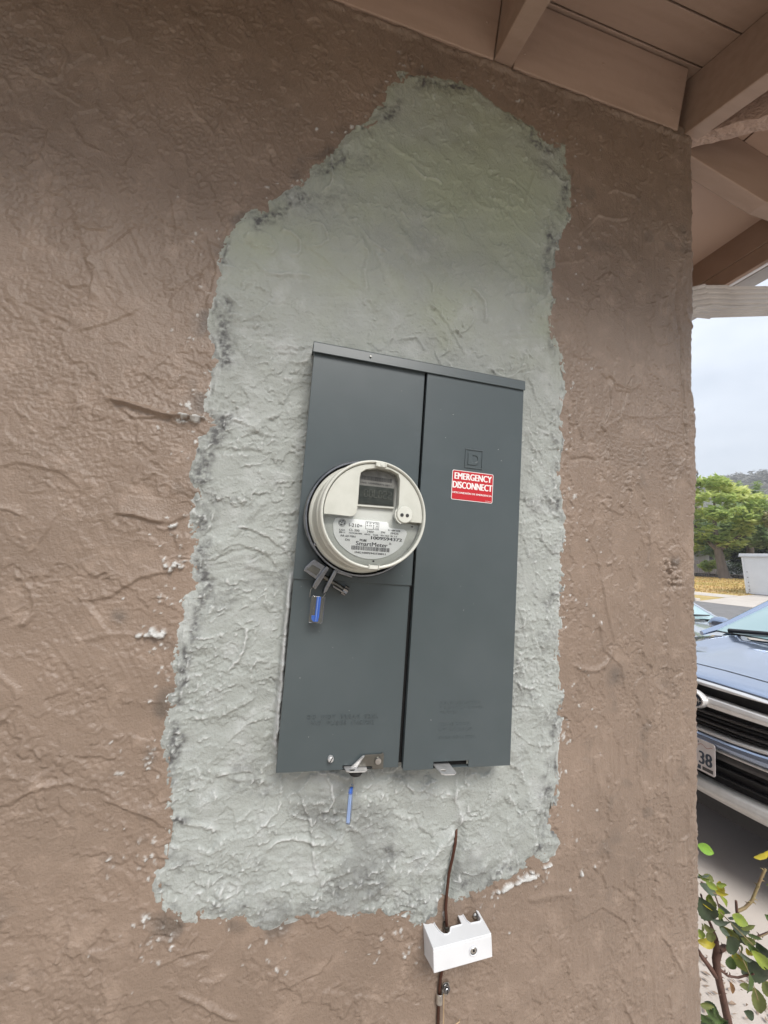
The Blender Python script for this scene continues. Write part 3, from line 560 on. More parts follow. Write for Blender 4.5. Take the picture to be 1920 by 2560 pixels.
# a nail coming through the boards, and the roof itself
b = MB(); b.tube([(1.10,.30,2.60),(1.165,.285,2.515)],.0028,8); b.build('nail', M['black'], house)
b = MB(); e = ZS+.021; xe, ye = CX+OH+.03, -OH-.03; zr = lambda dd: e-T*(OH+.03)+T*dd
vs_ = [(-4.2,ye,zr(0)),(xe,ye,zr(0)),(xe,6.5,zr(0)),(-4.2,6.5,zr(3.0)),(xe-3.0,ye+3.0,zr(3.0)),(-4.2,ye+3.0,zr(3.0)),(xe-3.0,6.5,zr(3.0))]
b.add(vs_+[(p[0],p[1],p[2]+.025) for p in vs_], [(0,1,4,5),(1,2,6,4),(4,6,3,5),(7,12,11,8),(8,11,13,9),(11,12,10,13),(0,7,8,1),(1,8,9,2)])
b.build('roof', mat('roof_shingle', (.09,.08,.075), .9, noise=(30,(.13,.115,.10),5,.35,.65), bump=(40,.8,.01)), house)
# ------------------------------------------------------------------ meter panel
panel = tag(empty('electrical_box', (.231,0,1.06)), 'dark grey steel electrical panel with two tall doors on the grey plaster patch', 'electrical panel')
def P_(o):
    if o.parent == panel: o.matrix_parent_inverse = PINV
    return o
PINV = Matrix.Translation((-.231,0,-1.06))
panel.matrix_world = Matrix.Translation((.231,0,1.06))
b = MB(); b.box((.0345,-.036,1.068),(.4285,.02,1.752)); P_(b.build('cabinet', M['cabinet'], panel, bevel=.0012))
# rain hood: folded cap with a lip over both doors
b = MB()
prof = [(.01,1.753),(.01,1.7575),(-.0505,1.7575),(-.0530,1.7550),(-.0540,1.7375),(-.0522,1.7375),(-.0515,1.7535),(-.049,1.7540)]
b.loft([[(.0295,p[0],p[1]) for p in prof],[(.4305,p[0],p[1]) for p in prof]]); P_(b.build('top_cap', M['steel_grey'], panel, bevel=.0008))
b = MB(); b.lathe([(.0,.0565),(.0012,.0562),(.0018,.0545),(.0018,.05)], (.128,0,1.7463), 10); P_(b.build('rivet', M['steel'], panel, True))
# folded steel doors: a sheet with returned edges
def door(x0, x1, z0, z1, yf, m=M['steel_grey'], lean=0.0, notch=None):
    b = MB(); g = .0045
    poly = [(x0+lean,z0),(x1+lean,z0),(x1,z1),(x0,z1)]
    if notch: poly = [(x0+lean,z0)]+notch+[(x1+lean,z0),(x1,z1),(x0,z1)]
    b.prism(poly, yf, yf+.0016)
    b.box((x0,yf+.0017,z0+.002),(x0+.0014,yf+.010,z1-.002)); b.box((x1-.0014,yf+.0017,z0+.002),(x1,yf+.010,z1-.002)); b.box((x0+.0015,yf+.0017,z0+.0001),(x1-.0015,yf+.010,z0+.0014))
    return P_(b.build('door', m, panel, bevel=.0007))
MC = Vector((.1345,-.045,1.4645))
d1 = door(.0320,.2308,1.3592,1.7420,-.0470); tag(d1, 'upper left door around the round meter')
d2 = door(.0335,.2285,1.0650,1.3625,-.0440, notch=[(.1363,1.0650),(.1363,1.0715),(.1835,1.0715),(.1835,1.0650)]); tag(d2, 'lower left door embossed with a warning')
d3 = door(.2345,.4290,1.0622,1.7400,-.0505, notch=[(.2870,1.0622),(.2870,1.0735),(.3500,1.0735),(.3500,1.0622)]); tag(d3, 'tall right door with the red label')
b = MB(); b.box((.2260,-.0362,1.069),(.2360,-.0366,1.735)); P_(b.build('door_gap', M['black'], panel))
b = MB(); b.box((.134,-.0370,1.062),(.186,-.0380,1.075)); P_(b.build('slot_back', M['black'], panel))
b = MB(); b.box((.285,-.0372,1.060),(.352,-.0382,1.0765)); P_(b.build('slot_back', M['black'], panel))
b = MB(); b.box((.4295,-.040,1.15),(.4312,-.012,1.235)); P_(b.build('hinge_flange', M['cabinet'], panel, bevel=.0005))
# embossed lettering and emblem, the same paint as the doors
SPACING[:] = [1.18,1.7]; b = MB(); put_text(b, 'DO NOT BREAK SEAL', .0735,.1888,1.1430,1.1494,-.0449,.0008); put_text(b, 'NO FUSES INSIDE', .0795,.1822,1.1337,1.1400,-.0449,.0008); SPACING[:] = [1,1]; P_(b.build('lettering', M['steel_grey'], d2)); 
b = MB()
for t_, x1, z_ in (('RELEASE LATCH',.3675,1.1655),('PULL DOOR DOWN',.3722,1.1575),('TO OPEN',.325,1.1495),('CLOSE DOOR',.349,1.131),('LIFT DOOR UP',.354,1.1225),('ENGAGE LATCH',.360,1.1095)): put_text(b, t_, .293, x1, z_, z_+.0048, -.0508, .0004, .0001)
P_(b.build('lettering', M['steel_grey'], d3))
b = MB(); x0,x1,z0,z1 = .3150,.3505,1.5742,1.6100; t_ = .0024; y0,y1 = -.0519,-.0504
b.box((x0,y0,z0),(x1,y1,z0+t_)); b.box((x0,y0,z1-t_),(x1,y1,z1)); b.box((x0,y0,z0+t_),(x0+t_,y1,z1-t_)); b.box((x1-t_,y0,z0+t_),(x1,y1,z1-t_))
cx_, cz_ = .3328,1.5921; w_, h_ = .0095,.0115; th_ = .0052
def dshape(k): 
    a = [(cx_-w_-.003*(k==0)+(th_ if k else 0), cz_-h_+(th_*.75 if k else 0))]
    pts_ = [(cx_-w_+(.0062 if k else -.0025), cz_-h_+(.0052 if k else 0))]
    rr = (h_-.0052) if k else h_; xx = cx_+.0015
    for i in range(11): q = -math.pi/2+math.pi*i/10; pts_.append((xx+rr*math.cos(q)*.95, cz_+rr*math.sin(q)))
    pts_.append((pts_[0][0], cz_+h_-(.0052 if k else 0))); return pts_
o_, i_ = dshape(0), dshape(1); n = len(o_); vs_ = [(p[0],y0,p[1]) for p in o_+i_]+[(p[0],y1,p[1]) for p in o_+i_]
b.add(vs_, [(k,(k+1)%n,n+(k+1)%n,n+k) for k in range(n)]+[(k,2*n+k,2*n+(k+1)%n,(k+1)%n) for k in range(n)]+[(n+k,n+(k+1)%n,3*n+(k+1)%n,3*n+k) for k in range(n)])
P_(b.build('emblem', M['steel_grey'], d3, bevel=.0009))
# red emergency label
def rrect(x0, x1, z0, z1, r, n=5):
    o = []
    for cx, cz, a0 in ((x1-r,z0+r,-90),(x1-r,z1-r,0),(x0+r,z1-r,90),(x0+r,z0+r,180)):
        for i in range(n+1): q = rad(a0+90*i/n); o.append((cx+r*math.cos(q), cz+r*math.sin(q)))
    return o
b = MB(); b.prism(rrect(.2925,.3732,1.5145,1.5682,.003), -.0509,-.0505); stk = P_(b.build('sticker', M['white_ink'], panel)); tag(stk, 'red emergency disconnect label with white border')
b = MB(); b.prism(rrect(.2935,.3722,1.5155,1.5672,.0024), -.0511,-.05092); P_(b.build('red_field', M['red'], stk))
b = MB(); put_text(b,'EMERGENCY',.2972,.3695,1.5522,1.5645,-.0513,.00015,.0006); put_text(b,'DISCONNECT',.2945,.3712,1.5360,1.5485,-.0513,.00015,.0006)
put_text(b,'DESCONEXI\u00d3N DE EMERGENCIA',.2945,.3712,1.5262,1.5295,-.0513,.00015,.00015); put_text(b,'electricallabels',.3585,.3705,1.5172,1.5185,-.0513,.00012); P_(b.build('lettering', M['white_ink'], stk))
# screw, latch bracket, two padlock hasps
b = MB(); b.lathe([(.0,.0520),(.0030,.0515),(.0044,.0500),(.0048,.0480),(.0048,.0440)], (.1157,0,1.0835), 20); sc_ = P_(b.build('screw', M['hasp'], panel, True))
b = MB(); m_ = Matrix.Translation((.1157,0,1.0835)) @ Matrix.Rotation(rad(28),4,'Y'); b.box((-.0006,-.0523,-.0046),(.0006,-.0518,.0046), m_); P_(b.build('slot', M['black'], sc_))
M['stamp'] = mat('stamped_plate', (.15,.145,.13), .32, .85, noise=(80,(.10,.10,.09),4,.35,.7))
b = MB(); b.prism([(.1600,1.0700),(.1835,1.0700),(.1842,1.0650),(.2020,1.0650),(.2022,1.0870),(.2005,1.0895),(.1985,1.0892),(.1975,1.0880),(.1715,1.0875),(.1690,1.0862)], -.0470,-.0448); br_ = P_(b.build('latch_bracket', M['stamp'], panel, bevel=.0004))
b = MB(); b.lathe([(.0033,.0500),(.0048,.0500),(.0054,.0490),(.0056,.0470),(.0030,.0470),(.0030,.0485)], (.1925,0,1.0780), 24); P_(b.build('stud', M['steel'], br_, True))
b = MB(); b.lathe([(.0,.0490),(.0022,.0490),(.0022,.0472),(.0,.0472)], (.1925,0,1.0780), 16); P_(b.build('stud_hole', M['black'], br_, True))
b = MB(); b.loft([[(.1480,-.0475,1.0695),(.1480,-.0450,1.0695),(.1585,-.0450,1.0690),(.1590,-.0475,1.0690)],[(.1655,-.0520,1.0862),(.1660,-.0480,1.0872),(.1700,-.0455,1.0870),(.1695,-.0490,1.0860)]]); P_(b.build('latch_arm', M['hasp'], br_, bevel=.0005))
def hasp(cx, x0, x1, yb, yf, z, hx, hy, hr):
    """flat steel tongue sticking out under a door, with a padlock hole"""
    b = MB(); out = [(x0,yb),(x0+.003,yf+.004),(x0+.008,yf),(x1-.006,yf-.001),(x1-.001,yf+.004),(x1,yb)]; n = 24
    ring = [(hx+hr*math.cos(2*math.pi*k/n), hy+hr*.75*math.sin(2*math.pi*k/n)) for k in range(n)]
    bm = bmesh.new()
    vo = [bm.verts.new((p[0],p[1],z)) for p in out]; vi = [bm.verts.new((p[0],p[1],z)) for p in ring]
    ee = [bm.edges.new((vo[k],vo[(k+1)%len(vo)])) for k in range(len(vo))]+[bm.edges.new((vi[k],vi[(k+1)%n])) for k in range(n)]
    r = bmesh.ops.triangle_fill(bm, use_beauty=True, edges=ee); fs = [f for f in bm.faces]
    ex = bmesh.ops.extrude_face_region(bm, geom=fs); bmesh.ops.translate(bm, verts=[v for v in ex['geom'] if isinstance(v, bmesh.types.BMVert)], vec=(0,0,-.0016))
    bmesh.ops.recalc_face_normals(bm, faces=bm.faces); me = bpy.data.meshes.new('hasp'); bm.to_mesh(me); bm.free(); me.materials.append(M['hasp'])
    o = bpy.data.objects.new('hasp', me); col.objects.link(o); o.parent = panel; return P_(o)
h1 = hasp(.155,.1375,.1750,-.036,-.0590,1.0690,.150,-.0530,.0050); tag(h1, 'left padlock hasp')
h2 = hasp(.305,.2880,.3180,-.038,-.0790,1.0675,.2985,-.0660,.0052); tag(h2, 'right padlock hasp')
b = MB(); b.lathe([(.0,-.007),(.009,-.007),(.011,-.004),(.011,0)], (.157,-.047,1.066), 20, 'z'); P_(b.build('hasp_post', M['black'], panel, True))

Rn = random.Random(19); b = MB()
for k in range(26):
    x_, z_ = Rn.uniform(.04,.42), Rn.uniform(1.075,1.70)
    if abs(x_-.2318) < .006 or (x_-.1345)**2+(z_-1.4645)**2 < .0105: continue
    yf_ = -.0508 if x_ > .235 else -.0473 if z_ > 1.3625 else -.0443; r_ = Rn.uniform(.0003,.0009); a_ = Rn.uniform(0,3)
    b.prism([(x_+r_*math.cos(a_+q)*(1 if i % 2 else .5), z_+r_*math.sin(a_+q)*(1 if i % 2 else .6)) for i, q in enumerate((0,1,2.1,3.1,4.2,5.2))], yf_-.0001, yf_+.0002)
o = P_(b.build('plaster_specks', M['meter_grey'], panel)); o['kind'] = 'stuff'
# ------------------------------------------------------------------ round meter
meter = tag(empty('electric_meter'), 'round cream smart meter with dark display and printed white dial', 'electric meter')
axis = Vector((.1345+.0035,-.112,1.4645+.0015))-Vector((.1345,-.045,1.4645))
meter.matrix_world = Matrix.Translation(MC) @ axis.to_track_quat('-Y','Z').to_matrix().to_4x4() @ Matrix.Diagonal((1,1.32,1,1))
def Q(mb, name, m, parent=None, **k): return mb.build(name, m, parent or meter, **k)
# local: x right, z up, -y towards the viewer
b = MB(); b.lathe([(.0925,-.004),(.0950,-.002),(.0968,.004),(.0968,.012),(.0950,.0150),(.0925,.0150),(.0915,.0120),(.0900,.0060),(.0900,-.004)], n=96, cap=False); ring = Q(b,'sealing_ring', M['chrome'], smooth=True, angle=50)
b = MB(); b.lathe([(.0892,.0),(.0892,.0125),(.0870,.0145),(.0845,.0158),(.0838,.0180),(.0832,.0300),(.0826,.0420),(.0826,.0440),(.0838,.0455),(.0838,.0475),(.0818,.0490),(.0806,.0570)], n=96, cap=False); Q(b,'housing', M['cream'], smooth=True, angle=32)
b = MB(); b.lathe([(.0780,.0560),(.0806,.0560),(.0822,.0575),(.0826,.0605),(.0822,.0640),(.0810,.0662),(.0795,.0668),(.0782,.0660),(.0772,.0630),(.0770,.0560),(.0780,.0560)], n=96, cap=False); Q(b,'front_rim', M['cream_edge'], smooth=True, angle=60)
b = MB()
for a0, a1 in ((165,184),(292,308),(146,148.5),(150,151.5)):
    b = MB()
    for k in range(6):
        q0, q1 = rad(a0+(a1-a0)*k/6), rad(a0+(a1-a0)*(k+1)/6)
        b.add([(r*math.cos(q), -d, r*math.sin(q)) for q in (q0,q1) for r, d in ((.0905,.0100),(.0930,.0156))], [(0,1,3,2)])
    Q(b,'ring_slot', M['black'])
b = MB(); b.lathe([(.0,.0520),(.0778,.0520),(.0778,.050),(.0,.050)], n=80); Q(b,'face_plate', M['meter_grey'], smooth=True)
def mm(l): return [(x/1000, z/1000) for x, z in l]
# printed dial label
lab = [(-56.1,-10.3),(-52,-8.8),(24.3,-8.6),(27.0,-10.5),(27.8,-15.5),(30,-17.0),(52.5,-17.5),(57,-20),(58.0,-24.5),(54,-37)]
for i in range(13): q = rad(-38-104*i/12); lab.append((66.5*math.cos(q), 66.5*math.sin(q)-.5))
lab += [(-57.2,-32),(-59.0,-18.3)]
b = MB(); b.prism(mm(lab)[::-1], -.0535,-.0522); lb = Q(b,'dial_label', M['label'])
b = MB(); ty = -.0538
def tx(body, x0, x1, zc, h, bold=0.0): put_text(b, body, x0/1000, x1/1000, (zc-h/2)/1000, (zc+h/2)/1000, ty, .0002, bold)
tx('I-210+',-34.8,-14.4,-18.0,5.4,.00012); tx('CL 200',-34.2,-18.3,-25.4,3.4,.0001); tx('USA',-49.0,-40.2,-26.6,2.6,.0001); tx('0811',-49.2,-40.2,-30.2,2.6,.0001)
tx('727X281083',-34.4,-14.0,-29.9,2.3,.0001); tx('240V',-6.6,4.4,-25.6,3.4,.0001); tx('60HZ',-10.0,-1.0,-30.0,2.3,.0001); tx('TA30',3.0,11.2,-30.0,2.3,.0001)
tx('3W',15.6,22.6,-25.0,3.4,.0001); tx('51 688 828',26.8,46.4,-20.6,2.4,.0001); tx('FM2S',31.5,44.0,-25.2,3.2,.0001); tx('Kh 10.0',16.0,28.6,-29.7,2.3,.0001); tx('Rl 1.0',31.8,42.0,-29.7,2.3,.0001)
tx('AR 60 MIN',-47.0,-23.8,-35.0,3.2,.0001); tx('DS',-39.0,-32.0,-40.6,3.2,.0001); tx('1009594372',.8,50.3,-34.4,5.0,.0004)
tx('PG&E',-16.5,-5.8,-39.4,3.6,.00025); tx('SmartMeter',-22.2,27.5,-44.3,6.6,.00022); tx('1NG10095943720811',-22.8,25.0,-58.0,3.0,.0002)
R4 = random.Random(11); x_ = -28.6
while x_ < 31.2:
    w = R4.choice((.45,.45,.7,1.0)); b.box((x_/1000,ty,-.0545),(min(x_+w,31.5)/1000,ty+.0002,-.0485)); x_ += w+R4.choice((.4,.5,.8))
# little link diagram in a frame
x0,x1,z0,z1 = -9.4,11.9,-22.2,-10.6
for a, c in (((x0,z0),(x1,z0+.45)),((x0,z1-.45),(x1,z1)),((x0,z0+.5),(x0+.45,z1-.5)),((x1-.45,z0+.5),(x1,z1-.5))): b.box((a[0]/1000,ty,a[1]/1000),(c[0]/1000,ty+.0002,c[1]/1000))
for (cx_, cz_) in ((-6.6,-12.8),(-6.6,-16.4),(3.4,-12.8),(3.4,-16.4),(3.4,-19.6)): b.lathe([(.0,-ty),(.0009,-ty),(.0009,-ty-.0002),(.0,-ty-.0002)], (cx_/1000,0,cz_/1000), 10)
tx('I2',-3.2,-.6,-12.8,2.1); tx('V3',-4.0,.2,-16.4,2.1); tx('F3',6.6,10.4,-13.1,2.1); tx('J2',6.8,10.2,-16.6,2.1); tx('U2',6.6,10.6,-19.9,2.1)
for r0, r1 in ((1.1,1.7),(2.4,3.0),(3.7,4.3)):
    for k in range(5):
        q0, q1 = rad(5+70*k/5), rad(5+70*(k+1)/5); b.add([((29.3+r*math.cos(q))/1000, ty, (-43.5+r*math.sin(q))/1000) for q in (q0,q1) for r in (r0,r1)], [(0,1,3,2)])
Q(b,'print', M['ink'], lb)
# round monogram badge
b = MB(); b.lathe([(.0,.0539),(.0058,.0539),(.0058,.0536),(.0,.0536)], (-.0455,0,-.0160), 32); bd = Q(b,'badge', M['ink'], lb)
b = MB()
def ringxz(mb, cx, cz, r0, r1, y, a0=0, a1=360, n=24):
    for k in range(n):
        q0, q1 = rad(a0+(a1-a0)*k/n), rad(a0+(a1-a0)*(k+1)/n); mb.add([(cx+r*math.cos(q), y, cz+r*math.sin(q)) for q in (q0,q1) for r in (r0,r1)], [(0,1,3,2)])
ringxz(b, -.0455, -.0160, .0047, .0052, -.0541)
for a_ in (20,110,200,290): ringxz(b, -.0455+.0040*math.cos(rad(a_)), -.0160+.0040*math.sin(rad(a_)), .0008, .0012, -.0541, a_+60, a_+300, 8)
put_text(b, 'GE', -.0484, -.0426, -.0180, -.0142, -.0541, .0001, .0001); Q(b,'badge_print', M['label'], lb)
# dark display with its printed strip, behind a window in the shield
win = [(-24.6,13.8),(33.6,15.6),(35.0,56.6),(32.6,64.2),(20,68.8),(1,70),(-17.5,65.6),(-24.2,60.6)]
b = MB(); b.prism(mm(win), -.0546,-.0530); Q(b,'window_back', M['lcd_label'])
b = MB(); b.prism(mm([(-23.6,15.6),(31.6,17.2),(31.8,44.4),(-23.8,43.6)]), -.0556,-.0548); ds_ = Q(b,'display', M['lcd'], bevel=.0004)
b = MB()
def seg(cx, cz, h, w, on):
    t = .0016; S_ = {'a':((-w,h),(w,h)),'g':((-w,0),(w,0)),'d':((-w,-h),(w,-h)),'b':((w,0),(w,h)),'c':((w,-h),(w,0)),'f':((-w,0),(-w,h)),'e':((-w,-h),(-w,0))}
    for c_ in on: (p,q),(r_,s_) = S_[c_]; b.box((cx+min(p,r_)-t/2,-.0560,cz+min(q,s_)-t/2),(cx+max(p,r_)+t/2,-.0558,cz+max(q,s_)+t/2))
for k, on in enumerate(('abcdef','abcdef','def','abcdef','abged','abged')): seg((-13+k*7.6)/1000, .0325, .0055, .0024, on)
Q(b,'digits', M['lcd_seg'], ds_)
b = MB(); x_ = -21.0
while x_ < 27.5:
    w = R4.choice((.6,.9,1.3)); b.box((x_/1000,-.0550,.0530),((x_+w)/1000,-.05475,.0590)); x_ += w+R4.choice((.5,.7))
put_text(b,'1NG 1009594372 0811',-.0225,.027,.0472,.0497,-.0550,.0002); Q(b,'display_print', M['ink'])
# opaque upper shield with the window cut out, built as a thick plate inside the rim
sh = [(-76.0,-10.6),(-74.5,-7.4),(-66.7,-7.2),(-36.6,-7.2),(-31.5,-5.6),(-28.3,-2.0),(-27.0,5.4),(-26.6,21.4),(-26.8,52.1),(-25.6,60.2),(-18,66.4),(1,71.2),(20.6,70.4),(33.4,65.4),(36.6,57.0),(37.2,17.0),(35.6,11.0),(33.6,2.0),(36,-6.5),(42,-9.5),(50,-9.2),(56.6,-6.6),(60,-6.9),(76.3,-6.5)]
for i in range(1,30): q = rad(-4.7+ (188.1-(-4.7))*i/30); sh.append((76.6*math.cos(q), 76.6*math.sin(q)))
b = MB(); b.prism(mm(sh), -.0640,-.0560); Q(b,'shield', M['cream'], bevel=.0014, seg=3)
b = MB(); b.prism(mm([(-24.8,11.0),(33.2,12.8),(33.4,15.4),(-24.8,13.6)]), -.0560,-.0530); Q(b,'window_sill', M['cream'], bevel=.0003)
b = MB(); b.lathe([(.0,.0684),(.0118,.0682),(.0128,.0672),(.0130,.0560)], (.0462,0,.0032), 40); op = Q(b,'optical_port', M['cream_edge'], smooth=True, angle=40)
b = MB()
for x_ in (.0412,.0498): b = MB(); b.lathe([(.0,.0688),(.0027,.0688),(.0027,.0680),(.0,.0680)], (x_,0,.0022), 20); Q(b,'port_eye', M['ink'], op)
b = MB(); 
for k in range(9):
    q0, q1 = rad(150+11*k), rad(150+11*(k+1)); b.add([((46.2+r*math.cos(q))/1000, -.0672, (3.2+r*math.sin(q))/1000) for q in (q0,q1) for r in (14.2,15.6)], [(0,1,3,2)])
Q(b,'port_lip', M['cream_edge'], op)
b = MB(); cv = []
for i in range(25): q = rad(184+ (352-184)*i/24); cv.append((.0785*math.cos(q), .0785*math.sin(q)))
b.prism(cv, -.0640,-.0630); Q(b,'clear_cover', M['clear'])
b = MB()
for x_, z_, r in ((60.5,-13.4,1.7),(2.7,-70.0,1.5)): b = MB(); b.lathe([(.0,.0650),(r/1000,.0650),(r/1000,.0642),(.0,.0642)], (x_/1000,0,z_/1000), 14); Q(b,'peg', M['ink'])
b = MB(); b.box((-.0048,-.0690,.0716),(.0120,-.0666,.0790)); b.box((-.0040,-.0698,.0722),(-.0020,-.0690,.0784)); b.box((.0092,-.0698,.0722),(.0112,-.0690,.0784)); b.box((.0022,-.0698,.0730),(.0058,-.0690,.0770)); Q(b,'top_latch', M['cream_edge'], bevel=.0005)
b = MB(); b.box((-.0050,-.0684,-.0822),(-.0040,-.0600,-.0745)); b.box((.0100,-.0684,-.0822),(.0110,-.0600,-.0745)); b.box((-.0035,-.0676,-.0815),(.0095,-.0640,-.0760)); Q(b,'bottom_latch', M['cream_edge'], bevel=.0004)
# ring clamp at the lower left: two lugs, a barrel screw and a folded clip
def local(x, z, y=-.058): return meter.matrix_world.inverted() @ Vector((x,y,z))
clamp = empty('ring_clamp'); clamp.parent = meter
def lug(pts, y0, y1, m=M['chrome'], name='lug'):
    pl = [local(*p) for p in pts]; b = MB(); b.prism([(p.x,p.z) for p in pl], y0, y1); return b.build(name, m, clamp, bevel=.0008)
lug([(.0800,1.3835),(.0848,1.3805),(.0700,1.3530),(.0655,1.3455),(.0605,1.3500),(.0640,1.3590)], -.016,-.002)
lug([(.0930,1.3780),(.0985,1.3785),(.0965,1.3720),(.0835,1.3435),(.0782,1.3400),(.0800,1.3490)], -.016,-.002)
lug([(.0455,1.3740),(.0480,1.3800),(.0580,1.3905),(.0625,1.3920),(.0790,1.3830),(.0775,1.3775),(.0685,1.3628),(.0655,1.3620)], -.012,-.004, M['chrome'], 'folded_clip')
lug([(.0500,1.3762),(.0580,1.3842),(.0720,1.3775),(.0660,1.3675)], -.0128,-.0118, M['stamp'], 'clip_recess')
lug([(.0985,1.3785),(.1230,1.3700),(.1235,1.3670),(.0975,1.3735)], -.015,-.003, M['chrome'], 'band_end')
lug([(.0940,1.3540),(.1130,1.3440),(.1120,1.3415),(.0930,1.3510)], -.014,-.008, M['chrome'], 'wire_guard')
b = MB(); b.tube([local(.0720,1.3700,-.054), local(.1120,1.3480,-.056)], .0042, 14); b.build('barrel', M['stamp'], clamp, True)
p0, p1 = local(.1115,1.3482,-.056), local(.1185,1.3444,-.0563); b = MB(); b.tube([p0,p1], .0075, 18)
for k in range(18):
    if k % 2 == 0: 
        b.v[k] = tuple(Vector(b.v[k])+(Vector(b.v[k])-p0)*.14); b.v[18+k] = tuple(Vector(b.v[18+k])+(Vector(b.v[18+k])-p1)*.14)
b.build('knurled_head', M['chrome'], clamp, bevel=.0004)
b = MB(); b.lathe([(.0,.012),(.0022,.0115),(.0028,.0100),(.0028,.004)], (-.0755,-.002,-.0490), 12); b.build('pin', M['chrome'], clamp, True)

# ------------------------------------------------------------------ seals hanging on loops of wire
def seal(name, label, c, rot, w, h, t, body, wire, wm):
    s = tag(empty(name), label, 'seal tag', 'blue tamper seals'); s.matrix_world = Matrix.Translation(c) @ Euler(rot).to_matrix().to_4x4()
    inv = s.matrix_world.inverted(); b = MB(); b.prism(rrect(-w/2,w/2,-h/2,h/2,.0022), -t/2, t/2); b.build('case', M['clear_tag'], s, bevel=.0004)
    b = MB(); 
    if body == 'wide':
        b.prism([(-.0022,-h/2+.002),(.0035,-h/2+.0025),(.0045,-h/2+.010),(.0043,h/2-.0005),(-.0022,h/2-.0005)], -t/2+.0008, t/2-.0008)
        b.prism([(-.0075,-h/2+.0115),(-.0072,-h/2+.006),(-.0045,-h/2+.0025),(-.0024,-h/2+.0020),(-.0024,-h/2+.0118)], -t/2+.0009, t/2-.0009)
        b.build('insert', M['blue_tag'], s, bevel=.0004)
        b = MB(); b.box((-.0006,-t/2+.0002,-h/2+.003),(.0002,-t/2+.0006,h/2-.001)); b.build('insert_rib', M['pale_blue'], s)
        b = MB(); v, f = text_pts('3TOX', .5); k = .0042; b.add([(-p[1]*k-.0040, -t/2-.0003*(p[2]<0)-.0001, -.006+p[0]*k) for p in v], f)
        v, f = text_pts('1181000 21', .5); k = .0024; b.add([(-p[1]*k+.0075, -t/2-.0003*(p[2]<0)-.0001, -.014+p[0]*k*1.2) for p in v], f); b.build('lettering', M['lcd_label'], s)
    else:
        b.prism([(-w/2+.0012,-h/2+.002),(w/2-.0012,-h/2+.002),(w/2-.0012,h/2-.012),(-w/2+.0012,h/2-.010)], -t/2+.0006, t/2-.0006); b.build('insert', M['pale_blue'], s, bevel=.0004)
        b = MB(); b.box((-.0018,-t/2+.0004,h/2-.0115),(.0022,t/2-.0004,h/2-.002)); b.build('insert_top', M['blue_tag'], s, bevel=.0008)
    for wpts in wire:
        b = MB(); b.tube([inv @ Vector(p) for p in wpts], .00042, 6); b.build('wire', wm, s, True)
    return s
M['wire'] = mat('seal_wire', (.42,.40,.36), .35, .9, noise=(200,(.3,.28,.25),2,.3,.7))
seal('meter_seal', 'clear tag with a broad blue strip hanging under the round meter', (.0727,-.060,1.3142), (0,rad(1.5),rad(4)), .0228,.0415,.0042,'wide',
     [[(.0630,-.0585,1.347),(.0618,-.0610,1.3500),(.0632,-.0625,1.3525),(.0655,-.0615,1.3530)],[(.0630,-.0585,1.3475),(.0606,-.0600,1.3455),(.0598,-.0600,1.340),(.0600,-.0600,1.333)],[(.0830,-.0590,1.3425),(.0838,-.0600,1.339),(.0815,-.0600,1.335),(.0795,-.060,1.333)]], M['wire'])
seal('panel_seal', 'narrow pale blue tag hanging from the hasp under the left door', (.1512,-.052,1.0180), (0,rad(6),rad(70)), .0185,.0510,.0060,'narrow',
     [[(.1530,-.0530,1.067),(.1538,-.0525,1.060),(.1544,-.0525,1.050),(.1546,-.0520,1.041)],[(.1490,-.0525,1.0405),(.1490,-.0525,1.0440),(.1493,-.0525,1.0475)]], M['wire'])

# ------------------------------------------------------------------ white bonding cover on the wall, wire, clamp, straw
cover = tag(empty('bonding_cover', (.357,-.002,.775), (0,rad(-5.4),0)), 'white plastic cover with notched top mounted below the panel', 'plastic cover')
# local frame: x along the cover, z up; top plate flat, front face slightly shorter than the back
W_, D_ = .1025, .048; x0, x1 = -W_/2, W_/2; zt, zb0, zb1 = .0205, -.027, -.0155
top = [(x0,0),(x0+.0185,0),(x0+.0190,-.010),(x0+.0215,-.0215),(x0+.0262,-.0285),(x0+.0320,-.0300),(x0+.0375,-.0275),(x0+.0415,-.0205),(x0+.0435,-.0195),(x0+.0620,-.0195),(x0+.0632,-.0175),(x0+.0640,0),(x0+.0725,0),(x0+.0735,-.0150),(x0+.0775,-.0215),(x0+.0945,-.0225),(x0+.0985,-.0190),(x0+.0990,0),(x1,0),(x1,-D_),(x0,-D_)]
th = .0028
b = MB(); n = len(top); b.add([(p[0],p[1],zt) for p in top]+[(p[0],p[1],zt-th) for p in top], [tuple(range(n))[::-1], tuple(range(n,2*n))]+[(i,(i+1)%n,n+(i+1)%n,n+i) for i in range(n)])
b.build('top_plate', M['white_pvc'], cover, bevel=.0012, seg=3)
b = MB(); b.loft([[(x0,-D_,zb1),(x1,-D_,zb1),(x1,-D_,zt-th-.0002),(x0,-D_,zt-th-.0002)],[(x0,-D_+th,zb1+.0005),(x1,-D_+th,zb1+.0005),(x1,-D_+th,zt-th-.0002),(x0,-D_+th,zt-th-.0002)]]); b.build('front_plate', M['white_pvc'], cover, bevel=.0010, seg=3)
for xa, xb in ((x0,x0+th),(x1-th,x1)):
    b = MB(); pr = [(-.0005,zb0),(-.0005,zt-th-.0002),(-D_+th+.0002,zt-th-.0002),(-D_+th+.0002,zb1+.001)]
    b.loft([[(xa,p[0],p[1]) for p in pr],[(xb,p[0],p[1]) for p in pr]]); b.build('side_plate', M['white_pvc'], cover, bevel=.0008)
b = MB()   # raised rim round the notches
rim = top[:18]; b.tube([(p[0],p[1],zt+.0002) for p in rim], .0012, 8); b.build('notch_rim', M['white_pvc'], cover, True)
